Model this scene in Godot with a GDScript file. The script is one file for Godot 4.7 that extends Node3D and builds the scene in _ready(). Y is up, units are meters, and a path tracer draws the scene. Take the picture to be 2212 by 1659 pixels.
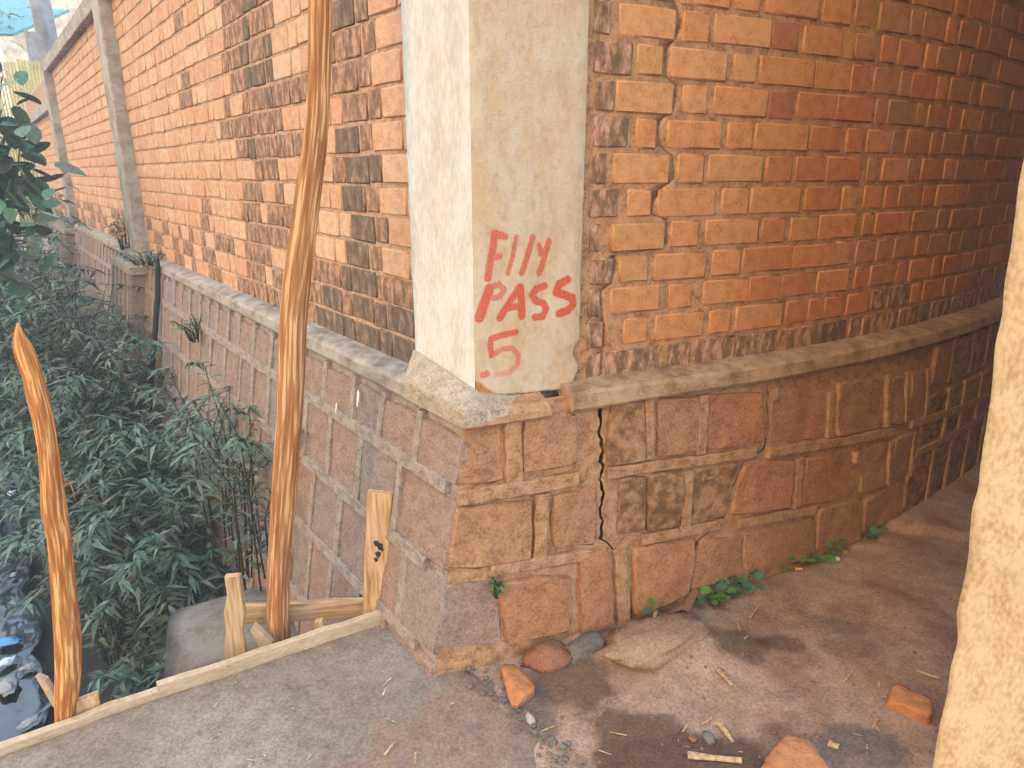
extends Node3D
# Corner of a cracked brick boundary wall between a ditch (left) and an alley (right).

const F := 1480.0            # focal length in the 2212-pixel-wide view used for measuring
const CX := 1106.0
const CY := 829.5
const EYE := 1.58
const PITCH := 0.29795       # 17.07 degrees down
const LEDGE := 0.915
const PITCH_COURSE := 0.105
const L0 := Vector2(-0.389, -2.409)
const DL := Vector2(-0.6049, -0.7963)
const NL := Vector2(-0.7963, 0.6049)

var rng := RandomNumberGenerator.new()
var nz := FastNoiseLite.new()
var M := {}
var used := {}
var RP: PackedVector2Array = []      # plan of the curved alley wall, resampled
var RN: PackedVector2Array = []
const RSTEP := 0.02

# ------------------------------------------------------------------ measuring
func ray(u: float, v: float) -> Vector3:
	var x := (u - CX) / F
	var y := -(v - CY) / F
	return Vector3(x, y * cos(PITCH) - sin(PITCH), -(cos(PITCH) + y * sin(PITCH)))

func project(p: Vector3) -> Vector2:
	var y := p.y - EYE
	var fwd := -p.z * cos(PITCH) - y * sin(PITCH)
	var up := y * cos(PITCH) - p.z * sin(PITCH)
	if fwd < 0.05: return Vector2(-9999, -9999)
	return Vector2(CX + F * p.x / fwd, CY - F * up / fwd)

func on_y(u: float, v: float, y: float) -> Vector3:
	var r := ray(u, v)
	var k := (y - EYE) / r.y
	return Vector3(r.x * k, y, r.z * k)

func on_z(u: float, v: float, z: float) -> Vector3:
	var r := ray(u, v)
	var k := z / r.z
	return Vector3(r.x * k, EYE + r.y * k, z)

func lp(t: float, h: float, off: float) -> Vector3:      # ditch wall
	var q := L0 + DL * t + NL * off
	return Vector3(q.x, h, q.y)

func lbase_off(h: float) -> float: return 0.085 + 0.165 * (0.91 - h)
func rbase_off(h: float) -> float: return 0.08 + 0.035 * (0.91 - h)

func hit_left(u: float, v: float, off := 0.085, b := 0.165) -> Vector2:
	var r := ray(u, v)
	var k := (off + b * (0.91 - EYE) + L0.dot(NL)) / (r.x * NL.x + r.z * NL.y + b * r.y)
	return Vector2((Vector2(r.x, r.z) * k - L0).dot(DL), EYE + r.y * k)

func r2(s: float) -> Array:
	if s <= 0.0:
		var d := (RP[1] - RP[0]).normalized()
		return [RP[0] + d * s, RN[0]]
	var f := s / RSTEP
	var i := mini(int(f), RP.size() - 2)
	var w := minf(f - i, 1.0)
	return [RP[i].lerp(RP[i + 1], w), RN[i].lerp(RN[i + 1], w).normalized()]

func rp(s: float, h: float, off: float) -> Vector3:      # alley wall
	var a := r2(s)
	var q: Vector2 = a[0] + a[1] * off
	return Vector3(q.x, h, q.y)

func hit_right(u: float, v: float, base := false) -> Vector2:
	var r := ray(u, v)
	var d := Vector2(r.x, r.z)
	var best := Vector2(0, 0)
	var s := -0.6
	var prev := 0.0
	while s < RSTEP * (RP.size() - 2):
		var a := r2(s)
		var h := 0.0
		var q: Vector2 = a[0]
		if base:
			for it in 3:
				var k0: float = q.length() / d.length()
				h = EYE + r.y * k0
				q = a[0] + a[1] * rbase_off(h)
		var side := d.cross(q)
		if s > -0.6 and (side > 0.0) != (prev > 0.0):
			return Vector2(s, EYE + r.y * q.length() / d.length())
		prev = side
		s += 0.01
	return Vector2(s, EYE)

# ------------------------------------------------------------------ scene tree
func numbered(n: String) -> String:
	if not used.has(n):
		used[n] = 0
		return n
	used[n] += 1
	return "%s_%03d" % [n, used[n]]

func thing(called: String, label: String, category: String, at := Vector3.ZERO, group := "", kind := "") -> Node3D:
	var o := Node3D.new()
	o.name = numbered(called)
	add_child(o)
	o.position = at
	o.set_meta("label", label)
	o.set_meta("category", category)
	if group != "": o.set_meta("group", group)
	if kind != "": o.set_meta("kind", kind)
	return o

func part(parent: Node3D, called: String, mesh: Mesh, m: Material, world := true) -> MeshInstance3D:
	var o := MeshInstance3D.new()
	o.name = called
	o.mesh = mesh
	if m: o.material_override = m
	parent.add_child(o, true)
	if world:
		var q := parent
		var off := Vector3.ZERO
		while q != self:
			off += q.position
			q = q.get_parent()
		o.position = -off
	return o

func solo(called: String, mesh: Mesh, m: Material, label: String, category: String, group := "", kind := "") -> MeshInstance3D:
	var o := MeshInstance3D.new()
	o.name = numbered(called)
	o.mesh = mesh
	if m: o.material_override = m
	add_child(o)
	o.set_meta("label", label)
	if category != "": o.set_meta("category", category)
	if group != "": o.set_meta("group", group)
	if kind != "": o.set_meta("kind", kind)
	return o

# ------------------------------------------------------------------ mesh helpers
func mb() -> SurfaceTool:
	var st := SurfaceTool.new()
	st.begin(Mesh.PRIMITIVE_TRIANGLES)
	return st

func done(st: SurfaceTool) -> ArrayMesh:
	st.generate_normals()
	return st.commit()

func tri(st: SurfaceTool, a: Vector3, b: Vector3, c: Vector3) -> void:
	st.add_vertex(a); st.add_vertex(b); st.add_vertex(c)

func quad(st: SurfaceTool, a: Vector3, b: Vector3, c: Vector3, d: Vector3) -> void:
	# a bottom-left, b top-left, c top-right, d bottom-right seen from the front
	tri(st, a, b, c); tri(st, a, c, d)

func grid(st: SurfaceTool, p: Array) -> void:      # p[row upwards][column rightwards]
	for j in p.size() - 1:
		var lo: PackedVector3Array = p[j]
		var hi: PackedVector3Array = p[j + 1]
		for i in lo.size() - 1:
			quad(st, lo[i], hi[i], hi[i + 1], lo[i + 1])

func tube(st: SurfaceTool, pts: Array, radii: Array, sides := 8, rough := 0.0, uv := false) -> void:
	var rings := []
	var run := [0.0]
	var side := Vector3.RIGHT
	for i in pts.size():
		var d: Vector3 = (pts[mini(i + 1, pts.size() - 1)] - pts[maxi(i - 1, 0)]).normalized()
		side = (side - d * side.dot(d)).normalized()
		if side.length() < 0.5: side = d.cross(Vector3.FORWARD).normalized()
		var up := d.cross(side)
		var ring: PackedVector3Array = []
		for k in sides + 1:
			var a := TAU * (k % sides) / sides
			var dir := side * cos(a) + up * sin(a)
			var q: Vector3 = pts[i]
			var r: float = radii[i]
			if rough > 0.0: r *= 1.0 + rough * nz.get_noise_3dv((q + dir * r) * 12.0)
			ring.append(q + dir * r)
		rings.append(ring)
	if uv:
		for i in range(1, pts.size()): run.append(run[-1] + (pts[i] - pts[i - 1]).length())
		for j in pts.size() - 1:
			for k in sides:
				for e in [[j, k], [j + 1, k], [j + 1, k + 1], [j, k], [j + 1, k + 1], [j, k + 1]]:
					st.set_uv(Vector2(float(e[1]) / sides, run[e[0]]))
					st.add_vertex(rings[e[0]][e[1]])
	else: grid(st, rings)
	for e in [0, pts.size() - 1]:
		for k in sides:
			if e == 0: tri(st, pts[0], rings[0][k], rings[0][k + 1])
			else: tri(st, pts[e], rings[e][k + 1], rings[e][k])

func oriented(rows: Array, out: Vector3) -> Array:      # turns the rows round where they would face inwards
	var j := rows.size() / 2 - (1 if rows.size() > 1 and rows.size() / 2 == rows.size() - 1 else 0)
	var lo: PackedVector3Array = rows[j]
	var hi: PackedVector3Array = rows[j + 1]
	var i := lo.size() / 2 - 1
	if (hi[i + 1] - lo[i]).cross(hi[i] - lo[i]).dot(out) < 0.0:
		var turned := []
		for r in rows:
			var q: PackedVector3Array = r
			q.reverse()
			turned.append(q)
		return turned
	return rows

# a sawn board from a to b; w = width vector, t = thickness vector; slightly uneven edges
func board(st: SurfaceTool, a: Vector3, b: Vector3, w: Vector3, t: Vector3, seed_ := 0.0, uneven := 0.004, wend := 1.0, bevel := 0.003) -> void:
	var n := maxi(2, int((b - a).length() / 0.07))
	var rings := []
	var wn := w.normalized(); var tn := t.normalized()
	for i in n + 1:
		var f := float(i) / n
		var c := a.lerp(b, f)
		var ww := w * lerpf(1.0, wend, f) * 0.5
		var e1 := wn * uneven * nz.get_noise_2d(f * 90.0 * n / 8.0, seed_ * 37.0)
		var e2 := wn * uneven * nz.get_noise_2d(f * 90.0 * n / 8.0, seed_ * 37.0 + 50.0)
		var tt := t * 0.5
		rings.append(PackedVector3Array([c - ww + e1 + wn * bevel - tt, c - ww + e1 - tt + tn * bevel, c - ww + e1 + tt - tn * bevel, c - ww + e1 + wn * bevel + tt,
			c + ww + e2 - wn * bevel + tt, c + ww + e2 + tt - tn * bevel, c + ww + e2 - tt + tn * bevel, c + ww + e2 - wn * bevel - tt, c - ww + e1 + wn * bevel - tt]))
	var flip := (b - a).cross(w).dot(t) < 0.0
	if flip: rings.reverse()
	st.set_smooth_group(-1)
	grid(st, rings)
	for e in [0, n]:
		var ring: PackedVector3Array = rings[e]
		for k in range(1, 7):
			if e == 0: tri(st, ring[0], ring[k], ring[k + 1])
			else: tri(st, ring[0], ring[k + 1], ring[k])

func rock_mesh(size: Vector3, seed_: int, rough := 0.25, cuts := 10, blocky := false) -> ArrayMesh:
	var st := mb()
	var r := RandomNumberGenerator.new(); r.seed = seed_
	var planes := []
	for i in cuts:
		planes.append([Vector3(r.randf_range(-1, 1), r.randf_range(-1, 1), r.randf_range(-1, 1)).normalized(), r.randf_range(0.62, 0.95)])
	if blocky:
		planes = []
		for ax in [Vector3.UP, Vector3.DOWN, Vector3.LEFT, Vector3.RIGHT, Vector3.FORWARD, Vector3.BACK]:
			planes.append([(ax + Vector3(r.randfn(0, 0.12), r.randfn(0, 0.08), r.randfn(0, 0.12))).normalized(), r.randf_range(0.85, 1.0)])
		for i in 5: planes.append([Vector3(r.randf_range(-1, 1), r.randf_range(-0.6, 1), r.randf_range(-1, 1)).normalized(), r.randf_range(0.95, 1.25)])
	var rows := []
	var nj := 16 if blocky else 10; var ni := 26 if blocky else 16
	for j in nj + 1:
		var row: PackedVector3Array = []
		for i in ni + 1:
			var a := TAU * (i % ni) / ni
			var e := PI * (float(j) / nj - 0.5)
			var d := Vector3(cos(e) * cos(a), sin(e), -cos(e) * sin(a))
			if j == 0: d = Vector3.DOWN
			if j == nj: d = Vector3.UP
			var k := 1.6 if blocky else 1.0
			for pl in planes:
				var c: float = d.dot(pl[0])
				if c > 0.01: k = minf(k, pl[1] / c)
			k *= 1.0 + rough * 0.4 * nz.get_noise_3dv(d * 60.0 + Vector3(seed_ * 13, 0, 0))
			row.append(d * k * size * 0.5)
		rows.append(row)
	grid(st, rows)
	return done(st)

func brick_mesh(w: float, h: float, d: float, seed_: int, rough: float) -> ArrayMesh:
	var r := RandomNumberGenerator.new(); r.seed = seed_
	var nx := 5; var ny := 4
	var rows := []
	var back := []
	var chip := r.randi_range(0, 5)
	for j in ny:
		var row: PackedVector3Array = []
		for i in nx:
			var bev := 0.0045
			var x: float = [-w * 0.5, -w * 0.5 + bev, 0.0, w * 0.5 - bev, w * 0.5][i]
			var y: float = [-h * 0.5, -h * 0.5 + bev, h * 0.5 - bev, h * 0.5][j]
			var ex := i == 0 or i == nx - 1
			var ey := j == 0 or j == ny - 1
			if ex or i == 1 or i == nx - 2: x += r.randf_range(-1, 1) * rough * 0.7
			if ey or j == 1 or j == ny - 2: y += r.randf_range(-1, 1) * rough * 0.7
			var z := r.randf_range(-1, 1) * 0.0014
			if ex and ey:
				var c := r.randf_range(0.002, 0.007)
				if chip == 0 and r.randf() < 0.5: c = 0.014
				x -= signf(x) * c; y -= signf(y) * c * 0.8
			if ex or ey: z = -0.003 - r.randf() * 0.0018
			row.append(Vector3(x, y, z))
		rows.append(row)
	var st := mb()
	for j in ny - 1:
		for i in nx - 1:
			st.set_smooth_group(0 if j == 1 and (i == 1 or i == 2) else 1)
			quad(st, rows[j][i], rows[j + 1][i], rows[j + 1][i + 1], rows[j][i + 1])
	st.set_smooth_group(1)
	var ring: PackedVector3Array = []
	for i in nx: ring.append(rows[0][i])
	for j in range(1, ny): ring.append(rows[j][nx - 1])
	for i in range(nx - 2, -1, -1): ring.append(rows[ny - 1][i])
	for j in range(ny - 2, 0, -1): ring.append(rows[j][0])
	for k in ring.size():
		var a := ring[k]; var b := ring[(k + 1) % ring.size()]
		quad(st, Vector3(a.x, a.y, -d), a, b, Vector3(b.x, b.y, -d))
	return done(st)

# rough-faced stone on a wall surface, from its four corners (bl, tl, tr, br) in wall coordinates
func stone_mesh(surf: Callable, c: Array, proud: float, seed_: int, amp := 0.007, n := 7) -> ArrayMesh:
	var rows := []
	for j in n:
		var row: PackedVector3Array = []
		for i in n:
			var a := float(i) / (n - 1); var b := float(j) / (n - 1)
			var x := 2.0 * a - 1.0; var y := 2.0 * b - 1.0
			# the outermost ring is a narrow edge
			if i == 1 or i == n - 2: x = signf(x) * 0.94
			if j == 1 or j == n - 2: y = signf(y) * 0.94
			var k := 1.0 - 0.05 * pow(absf(x * y), 2.0)
			a = 0.5 + 0.5 * x * k; b = 0.5 + 0.5 * y * k
			var p: Vector2 = (c[0] as Vector2).lerp(c[3], a).lerp((c[1] as Vector2).lerp(c[2], a), b)
			var edge := maxf(absf(x), absf(y))
			var q := Vector3(p.x * 30.0, p.y * 30.0, seed_ * 17.0)
			var off := proud * 0.6 * (1.0 - 0.2 * pow(edge, 3.0)) + amp * nz.get_noise_3dv(q * 1.2) * 1.8 + amp * 0.5 * nz.get_noise_3dv(q * 4.5) * 1.4
			if edge > 0.99:
				off -= 0.009
				p += Vector2(nz.get_noise_2d(p.x * 160.0 + seed_, p.y * 160.0), nz.get_noise_2d(p.x * 160.0, p.y * 160.0 + 90.0 + seed_)) * 0.009
			row.append(surf.call(p.x, p.y, off))
		rows.append(row)
	var st := mb()
	var mid: Vector2 = (c[0] + c[1] + c[2] + c[3]) / 4.0
	var inw: Vector3 = surf.call(mid.x, mid.y, -0.04) - surf.call(mid.x, mid.y, 0.0)
	rows = oriented(rows, -inw)
	for j in n - 1:
		for i in n - 1:
			st.set_smooth_group(1 if i == 0 or j == 0 or i == n - 2 or j == n - 2 else 0)
			quad(st, rows[j][i], rows[j + 1][i], rows[j + 1][i + 1], rows[j][i + 1])
	st.set_smooth_group(1)
	var ring: PackedVector3Array = []
	var ring2: PackedVector3Array = []
	for i in n: ring.append(rows[0][i])
	for j in range(1, n): ring.append(rows[j][n - 1])
	for i in range(n - 2, -1, -1): ring.append(rows[n - 1][i])
	for j in range(n - 2, 0, -1): ring.append(rows[j][0])
	for q in ring: ring2.append(q + inw)
	for k in ring.size():
		var e := (k + 1) % ring.size()
		quad(st, ring2[k], ring[k], ring[e], ring2[e])
	return done(st)

# raised flat mortar strip along a line in wall coordinates
func strip_mesh(surf: Callable, line: Array, width: float, proud: float, seed_: int) -> ArrayMesh:
	var pts := []
	for i in line.size() - 1:
		var a: Vector2 = line[i]; var b: Vector2 = line[i + 1]
		var n := maxi(1, int(a.distance_to(b) / 0.03))
		for k in n: pts.append(a.lerp(b, float(k) / n))
	pts.append(line[-1])
	var rows := []
	for i in pts.size():
		var p: Vector2 = pts[i]
		var d: Vector2 = (pts[mini(i + 1, pts.size() - 1)] - pts[maxi(i - 1, 0)]).normalized()
		var m := Vector2(-d.y, d.x)
		var wl := width * 0.5 * (1.0 + 0.22 * nz.get_noise_2d(i * 22.0, seed_ * 31.0))
		var wr := width * 0.5 * (1.0 + 0.22 * nz.get_noise_2d(i * 22.0, seed_ * 31.0 + 77.0))
		var o := proud + 0.0015 * nz.get_noise_2d(i * 15.0, seed_ * 9.0)
		var row: PackedVector3Array = []
		for e in [[wl + 0.003, -0.02], [wl + 0.0015, o - 0.002], [wl - 0.002, o], [-wr + 0.002, o], [-wr - 0.0015, o - 0.002], [-wr - 0.003, -0.02]]:
			var q: Vector2 = p + m * float(e[0])
			row.append(surf.call(q.x, q.y, float(e[1])))
		rows.append(row)
	var st := mb()
	var m0: Vector2 = pts[0]
	rows = oriented(rows, surf.call(m0.x, m0.y, 0.1) - surf.call(m0.x, m0.y, 0.0))
	st.set_smooth_group(-1)
	grid(st, rows)
	for e in [0, rows.size() - 1]:
		var ring: PackedVector3Array = rows[e]
		for k in range(1, 5):
			if e == 0: tri(st, ring[0], ring[k + 1], ring[k])
			else: tri(st, ring[0], ring[k], ring[k + 1])
	return done(st)

# ------------------------------------------------------------------ materials
func lin(r: float, g: float, b: float) -> Color: return Color(r, g, b).linear_to_srgb()

func noise_bytes(seed_: int, freq: float, oct: int, size := 512, kind := FastNoiseLite.TYPE_SIMPLEX_SMOOTH) -> PackedByteArray:
	var n := FastNoiseLite.new()
	n.seed = seed_; n.frequency = freq; n.fractal_octaves = oct; n.noise_type = kind
	return n.get_seamless_image(size, size).get_data()

func ramp_tex(layers: Array, stops: Array, size := 512) -> ImageTexture:
	# layers: [[bytes, weight], ...]; stops: [[position, Color], ...]
	var g := Gradient.new()
	g.offsets = PackedFloat32Array(stops.map(func(s): return s[0]))
	g.colors = PackedColorArray(stops.map(func(s): return s[1]))
	var lut: PackedByteArray = []
	for i in 256:
		var c := g.sample(i / 255.0)
		lut.append(int(clampf(c.r, 0, 1) * 255)); lut.append(int(clampf(c.g, 0, 1) * 255)); lut.append(int(clampf(c.b, 0, 1) * 255))
	var out: PackedByteArray = []
	out.resize(size * size * 3)
	var n := layers.size()
	var b0: PackedByteArray = layers[0][0]; var w0: float = layers[0][1]
	var b1: PackedByteArray = layers[1 % n][0]; var w1: float = layers[1][1] if n > 1 else 0.0
	var b2: PackedByteArray = layers[2 % n][0]; var w2: float = layers[2][1] if n > 2 else 0.0
	for i in size * size:
		var v := int(clampf(b0[i] * w0 + b1[i] * w1 + b2[i] * w2, 0.0, 255.0)) * 3
		out[i * 3] = lut[v]; out[i * 3 + 1] = lut[v + 1]; out[i * 3 + 2] = lut[v + 2]
	return ImageTexture.create_from_image(Image.create_from_data(size, size, false, Image.FORMAT_RGB8, out))

func mat(name_: String, color: Color, tex: Texture2D, scale_: Vector3, rough := 0.9, height: Texture2D = null, relief := 0.0) -> StandardMaterial3D:
	var m := StandardMaterial3D.new()
	m.resource_name = name_
	m.albedo_color = color
	m.roughness = rough
	m.metallic_specular = 0.3
	if tex:
		m.albedo_texture = tex
		m.uv1_triplanar = true
		m.uv1_world_triplanar = true
		m.uv1_triplanar_sharpness = 6.0
		m.uv1_scale = scale_
	if height:
		m.heightmap_enabled = true
		m.heightmap_texture = height
		m.heightmap_scale = relief
	M[name_] = m
	return m

func make_materials() -> void:
	var coarse := noise_bytes(11, 0.006, 4)
	var mid := noise_bytes(12, 0.02, 4)
	var fine := noise_bytes(13, 0.08, 4)
	var speck := noise_bytes(14, 0.25, 2)
	var cell := noise_bytes(15, 0.03, 2, 512, FastNoiseLite.TYPE_CELLULAR)
	var streak := noise_bytes(16, 0.035, 3)
	var gray := func(v): return Color(v, v, v)
	var T := {}
	T.height_fine = ramp_tex([[fine, 0.35], [speck, 0.5], [mid, 0.15]], [[0.0, Color.BLACK], [1.0, Color.WHITE]])
	T.height_rock = ramp_tex([[mid, 0.4], [fine, 0.3], [speck, 0.3]], [[0.0, Color.BLACK], [1.0, Color.WHITE]])
	# fired clay: pale bloom, darker fired patches, small pits
	T.brick = ramp_tex([[mid, 0.35], [fine, 0.3], [speck, 0.35]], [[0.2, Color(0.76, 0.71, 0.68)], [0.42, Color(0.90, 0.88, 0.86)], [0.6, Color(0.97, 0.96, 0.95)], [0.8, Color(1.0, 0.99, 0.96)]])
	# black mould over clay
	T.mould = ramp_tex([[mid, 0.55], [fine, 0.3], [streak, 0.15]], [[0.3, Color(0.56, 0.56, 0.53)], [0.45, Color(0.68, 0.67, 0.63)], [0.58, Color(0.85, 0.82, 0.79)], [0.7, Color(0.96, 0.94, 0.92)], [0.8, Color(1, 0.98, 0.95)]])
	T.heavy_mould = ramp_tex([[mid, 0.5], [fine, 0.3], [streak, 0.2]], [[0.3, Color(0.50, 0.50, 0.47)], [0.52, Color(0.61, 0.60, 0.56)], [0.64, Color(0.74, 0.72, 0.68)], [0.76, Color(0.92, 0.88, 0.84)]])
	T.mortar = ramp_tex([[mid, 0.4], [fine, 0.35], [speck, 0.25]], [[0.2, Color(0.6, 0.56, 0.52)], [0.5, Color(0.88, 0.85, 0.82)], [0.8, Color(1, 1, 1)]])
	T.concrete = ramp_tex([[coarse, 0.45], [mid, 0.3], [fine, 0.25]], [[0.2, Color(0.68, 0.65, 0.6)], [0.45, Color(0.86, 0.84, 0.8)], [0.6, Color(0.97, 0.96, 0.94)], [0.85, Color(1, 1, 1)]])
	T.wash = ramp_tex([[coarse, 0.3], [mid, 0.3], [fine, 0.4]], [[0.2, Color(0.84, 0.82, 0.79)], [0.45, Color(0.93, 0.92, 0.9)], [0.7, Color(1, 1, 1)]])
	T.clay = ramp_tex([[coarse, 0.3], [mid, 0.25], [fine, 0.45]], [[0.2, Color(0.82, 0.76, 0.68)], [0.42, Color(0.93, 0.90, 0.85)], [0.55, Color(0.98, 0.97, 0.95)], [0.75, Color(1, 1, 1)]])
	T.rock = ramp_tex([[mid, 0.25], [fine, 0.35], [speck, 0.4]], [[0.22, Color(0.64, 0.61, 0.58)], [0.42, Color(0.83, 0.81, 0.79)], [0.6, Color(0.95, 0.94, 0.93)], [0.8, Color(1, 1, 1)]])
	T.wet_rock = ramp_tex([[coarse, 0.3], [mid, 0.45], [fine, 0.25]], [[0.3, Color(0.6, 0.59, 0.54)], [0.45, Color(0.75, 0.73, 0.69)], [0.58, Color(0.9, 0.88, 0.86)], [0.8, Color(1, 1, 1)]])
	T.soil = ramp_tex([[mid, 0.2], [fine, 0.35], [speck, 0.45]], [[0.2, Color(0.68, 0.64, 0.61)], [0.5, Color(0.88, 0.86, 0.85)], [0.72, Color(1, 1, 1)], [0.8, Color(1.0, 0.98, 0.95)]])
	T.wood = ramp_tex([[streak, 0.6], [fine, 0.25], [mid, 0.15]], [[0.2, Color(0.72, 0.64, 0.55)], [0.5, Color(0.92, 0.88, 0.83)], [0.75, Color(1, 1, 1)]])
	# stripped pole: strips of brown inner bark over pale wood
	T.bark = ramp_tex([[streak, 0.6], [fine, 0.2], [mid, 0.2]], [[0.3, Color(0.66, 0.52, 0.41)], [0.45, Color(0.76, 0.62, 0.48)], [0.55, Color(0.84, 0.71, 0.57)], [0.6, Color(0.97, 0.88, 0.76)], [0.75, Color(1, 0.94, 0.84)]])
	T.leaf = ramp_tex([[mid, 0.6], [fine, 0.4]], [[0.2, Color(0.7, 0.72, 0.7)], [0.6, Color(0.95, 0.96, 0.95)], [0.8, Color(1, 1, 1)]])
	var bs := Vector3(1.7, 1.7, 1.7)
	var hf: Texture2D = T.height_fine; var hr: Texture2D = T.height_rock
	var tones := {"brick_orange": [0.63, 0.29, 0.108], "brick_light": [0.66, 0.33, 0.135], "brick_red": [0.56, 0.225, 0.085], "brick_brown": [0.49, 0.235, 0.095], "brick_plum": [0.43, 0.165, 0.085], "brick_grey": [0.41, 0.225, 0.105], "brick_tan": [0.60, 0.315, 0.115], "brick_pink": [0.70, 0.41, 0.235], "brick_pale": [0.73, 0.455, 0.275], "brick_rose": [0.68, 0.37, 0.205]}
	for k in tones:
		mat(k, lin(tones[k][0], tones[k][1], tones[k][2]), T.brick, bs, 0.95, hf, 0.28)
	mat("brick_mould", lin(0.58, 0.34, 0.21), T.mould, Vector3(2.4, 1.0, 2.4), 0.95, hf, 0.2)
	mat("brick_heavy_mould", lin(0.52, 0.36, 0.26), T.heavy_mould, Vector3(2.4, 0.9, 2.4), 0.95, hf, 0.2)
	mat("mortar_warm", lin(0.55, 0.32, 0.16), T.mortar, bs, 0.95, hf, 0.25)
	mat("mortar_pink", lin(0.62, 0.405, 0.25), T.mortar, bs, 0.95, hf, 0.25)
	mat("pointing_warm", lin(0.51, 0.305, 0.16), T.mortar, bs, 0.93, hf, 0.18)
	mat("pointing_grey", lin(0.41, 0.34, 0.28), T.mortar, bs, 0.93, hf, 0.18)
	mat("coping_grey", lin(0.40, 0.345, 0.29), T.concrete, bs, 0.93, hf, 0.18)
	mat("coping_warm", lin(0.45, 0.295, 0.18), T.concrete, bs, 0.93, hf, 0.4)
	mat("cap_concrete", lin(0.46, 0.40, 0.33), T.concrete, Vector3(0.9, 0.9, 0.9), 0.93, hf, 0.3)
	mat("pillar_white", lin(0.69, 0.655, 0.575), T.wash, Vector3(1.4, 0.5, 1.4), 0.9, hf, 0.12)
	mat("pillar_rough", lin(0.52, 0.42, 0.30), T.rock, Vector3(1.5, 1.5, 1.5), 0.95, hr, 1.0)
	mat("stone_warm", lin(0.46, 0.25, 0.122), T.rock, Vector3(1.4, 1.4, 1.4), 0.95, hr, 0.45)
	mat("stone_red", lin(0.48, 0.235, 0.108), T.rock, Vector3(1.4, 1.4, 1.4), 0.95, hr, 0.45)
	mat("stone_mouldy", lin(0.44, 0.25, 0.125), T.wet_rock, Vector3(1.9, 1.9, 1.9), 0.95, hr, 0.45)
	mat("stone_grey", lin(0.34, 0.26, 0.205), T.rock, Vector3(1.4, 1.4, 1.4), 0.95, hr, 0.45)
	mat("stone_rose", lin(0.37, 0.25, 0.185), T.rock, Vector3(1.4, 1.4, 1.4), 0.95, hr, 0.45)
	mat("plaster", lin(0.61, 0.445, 0.25), T.clay, Vector3(1.6, 0.9, 1.6), 0.95, hr, 0.3)
	mat("slab", lin(0.30, 0.228, 0.16), T.wash, Vector3(0.9, 0.9, 0.9), 0.95, hf, 0.2)
	mat("old_concrete", lin(0.25, 0.215, 0.175), T.concrete, Vector3(0.9, 0.9, 0.9), 0.95, hf, 0.3)
	var e := mat("earth", Color.WHITE, T.soil, Vector3(1.3, 1.3, 1.3), 0.97, hf, 0.3)
	e.vertex_color_use_as_albedo = true
	mat("mud", lin(0.055, 0.05, 0.042), T.soil, Vector3(1, 1, 1), 0.95, hr, 0.8)
	mat("wood_pale", lin(0.60, 0.415, 0.23), T.wood, Vector3(2.6, 0.22, 2.6), 0.85, hf, 0.1)
	mat("wood_pale_level", lin(0.60, 0.415, 0.23), T.wood, Vector3(0.22, 2.6, 2.6), 0.85, hf, 0.1)
	mat("wood_pale_soiled", lin(0.54, 0.40, 0.25), T.wash, Vector3(0.9, 2.4, 0.9), 0.9, hf, 0.4)
	mat("wood_grey", lin(0.33, 0.27, 0.2), T.wood, Vector3(1.2, 1.2, 1.2), 0.9, hf, 0.2)
	mat("pole_bark", lin(0.64, 0.44, 0.27), T.bark, Vector3(2.6, 0.16, 2.6), 0.75, hf, 0.12)
	mat("stake_bark", lin(0.72, 0.45, 0.22), T.bark, Vector3(2.6, 0.25, 2.6), 0.75, hf, 0.12)
	for k in ["pole_bark", "stake_bark"]:
		var pm: StandardMaterial3D = M[k]
		pm.uv1_triplanar = false
		pm.uv1_world_triplanar = false
		pm.roughness = 1.0
		pm.metallic_specular = 0.1
		pm.uv1_scale = Vector3(0.85, 0.17, 1) if k == "pole_bark" else Vector3(0.8, 0.3, 1)
	mat("rubble_red", lin(0.36, 0.16, 0.085), T.rock, Vector3(2.2, 2.2, 2.2), 0.95, hr, 0.9)
	mat("rubble_earth", lin(0.42, 0.265, 0.17), T.soil, Vector3(1.4, 1.4, 1.4), 0.95, hf, 0.3)
	mat("rubble_orange", lin(0.54, 0.22, 0.085), T.brick, Vector3(2.2, 2.2, 2.2), 0.95, hr, 0.6)
	mat("rubble_grey", lin(0.22, 0.19, 0.16), T.rock, Vector3(2.2, 2.2, 2.2), 0.95, hr, 0.9)
	mat("rubble_pale", lin(0.5, 0.42, 0.33), T.rock, Vector3(2.2, 2.2, 2.2), 0.95, hr, 0.6)
	for k in [["leaf_dark", 0.09, 0.13, 0.088], ["leaf_mid", 0.15, 0.2, 0.14], ["leaf_green", 0.12, 0.24, 0.04], ["leaf_broad", 0.085, 0.19, 0.11], ["leaf_dry", 0.20, 0.15, 0.07]]:
		var m := mat(k[0], lin(k[1], k[2], k[3]), T.leaf, Vector3(3, 3, 3), 0.6)
		m.backlight = Color(0.25, 0.35, 0.12)
	mat("stem", lin(0.06, 0.065, 0.04), T.leaf, Vector3(3, 3, 3), 0.8)
	mat("black_plastic", lin(0.02, 0.02, 0.022), null, Vector3.ONE, 0.45)
	mat("white_plastic", lin(0.68, 0.7, 0.72), null, Vector3.ONE, 0.4)
	mat("blue_plastic", lin(0.08, 0.28, 0.5), null, Vector3.ONE, 0.4)
	mat("grey_silt", lin(0.42, 0.40, 0.38), T.soil, Vector3(2, 2, 2), 0.7)
	mat("filter_orange", lin(0.8, 0.33, 0.06), null, Vector3.ONE, 0.8)
	mat("white_drop", lin(0.75, 0.73, 0.7), null, Vector3.ONE, 0.8)
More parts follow.
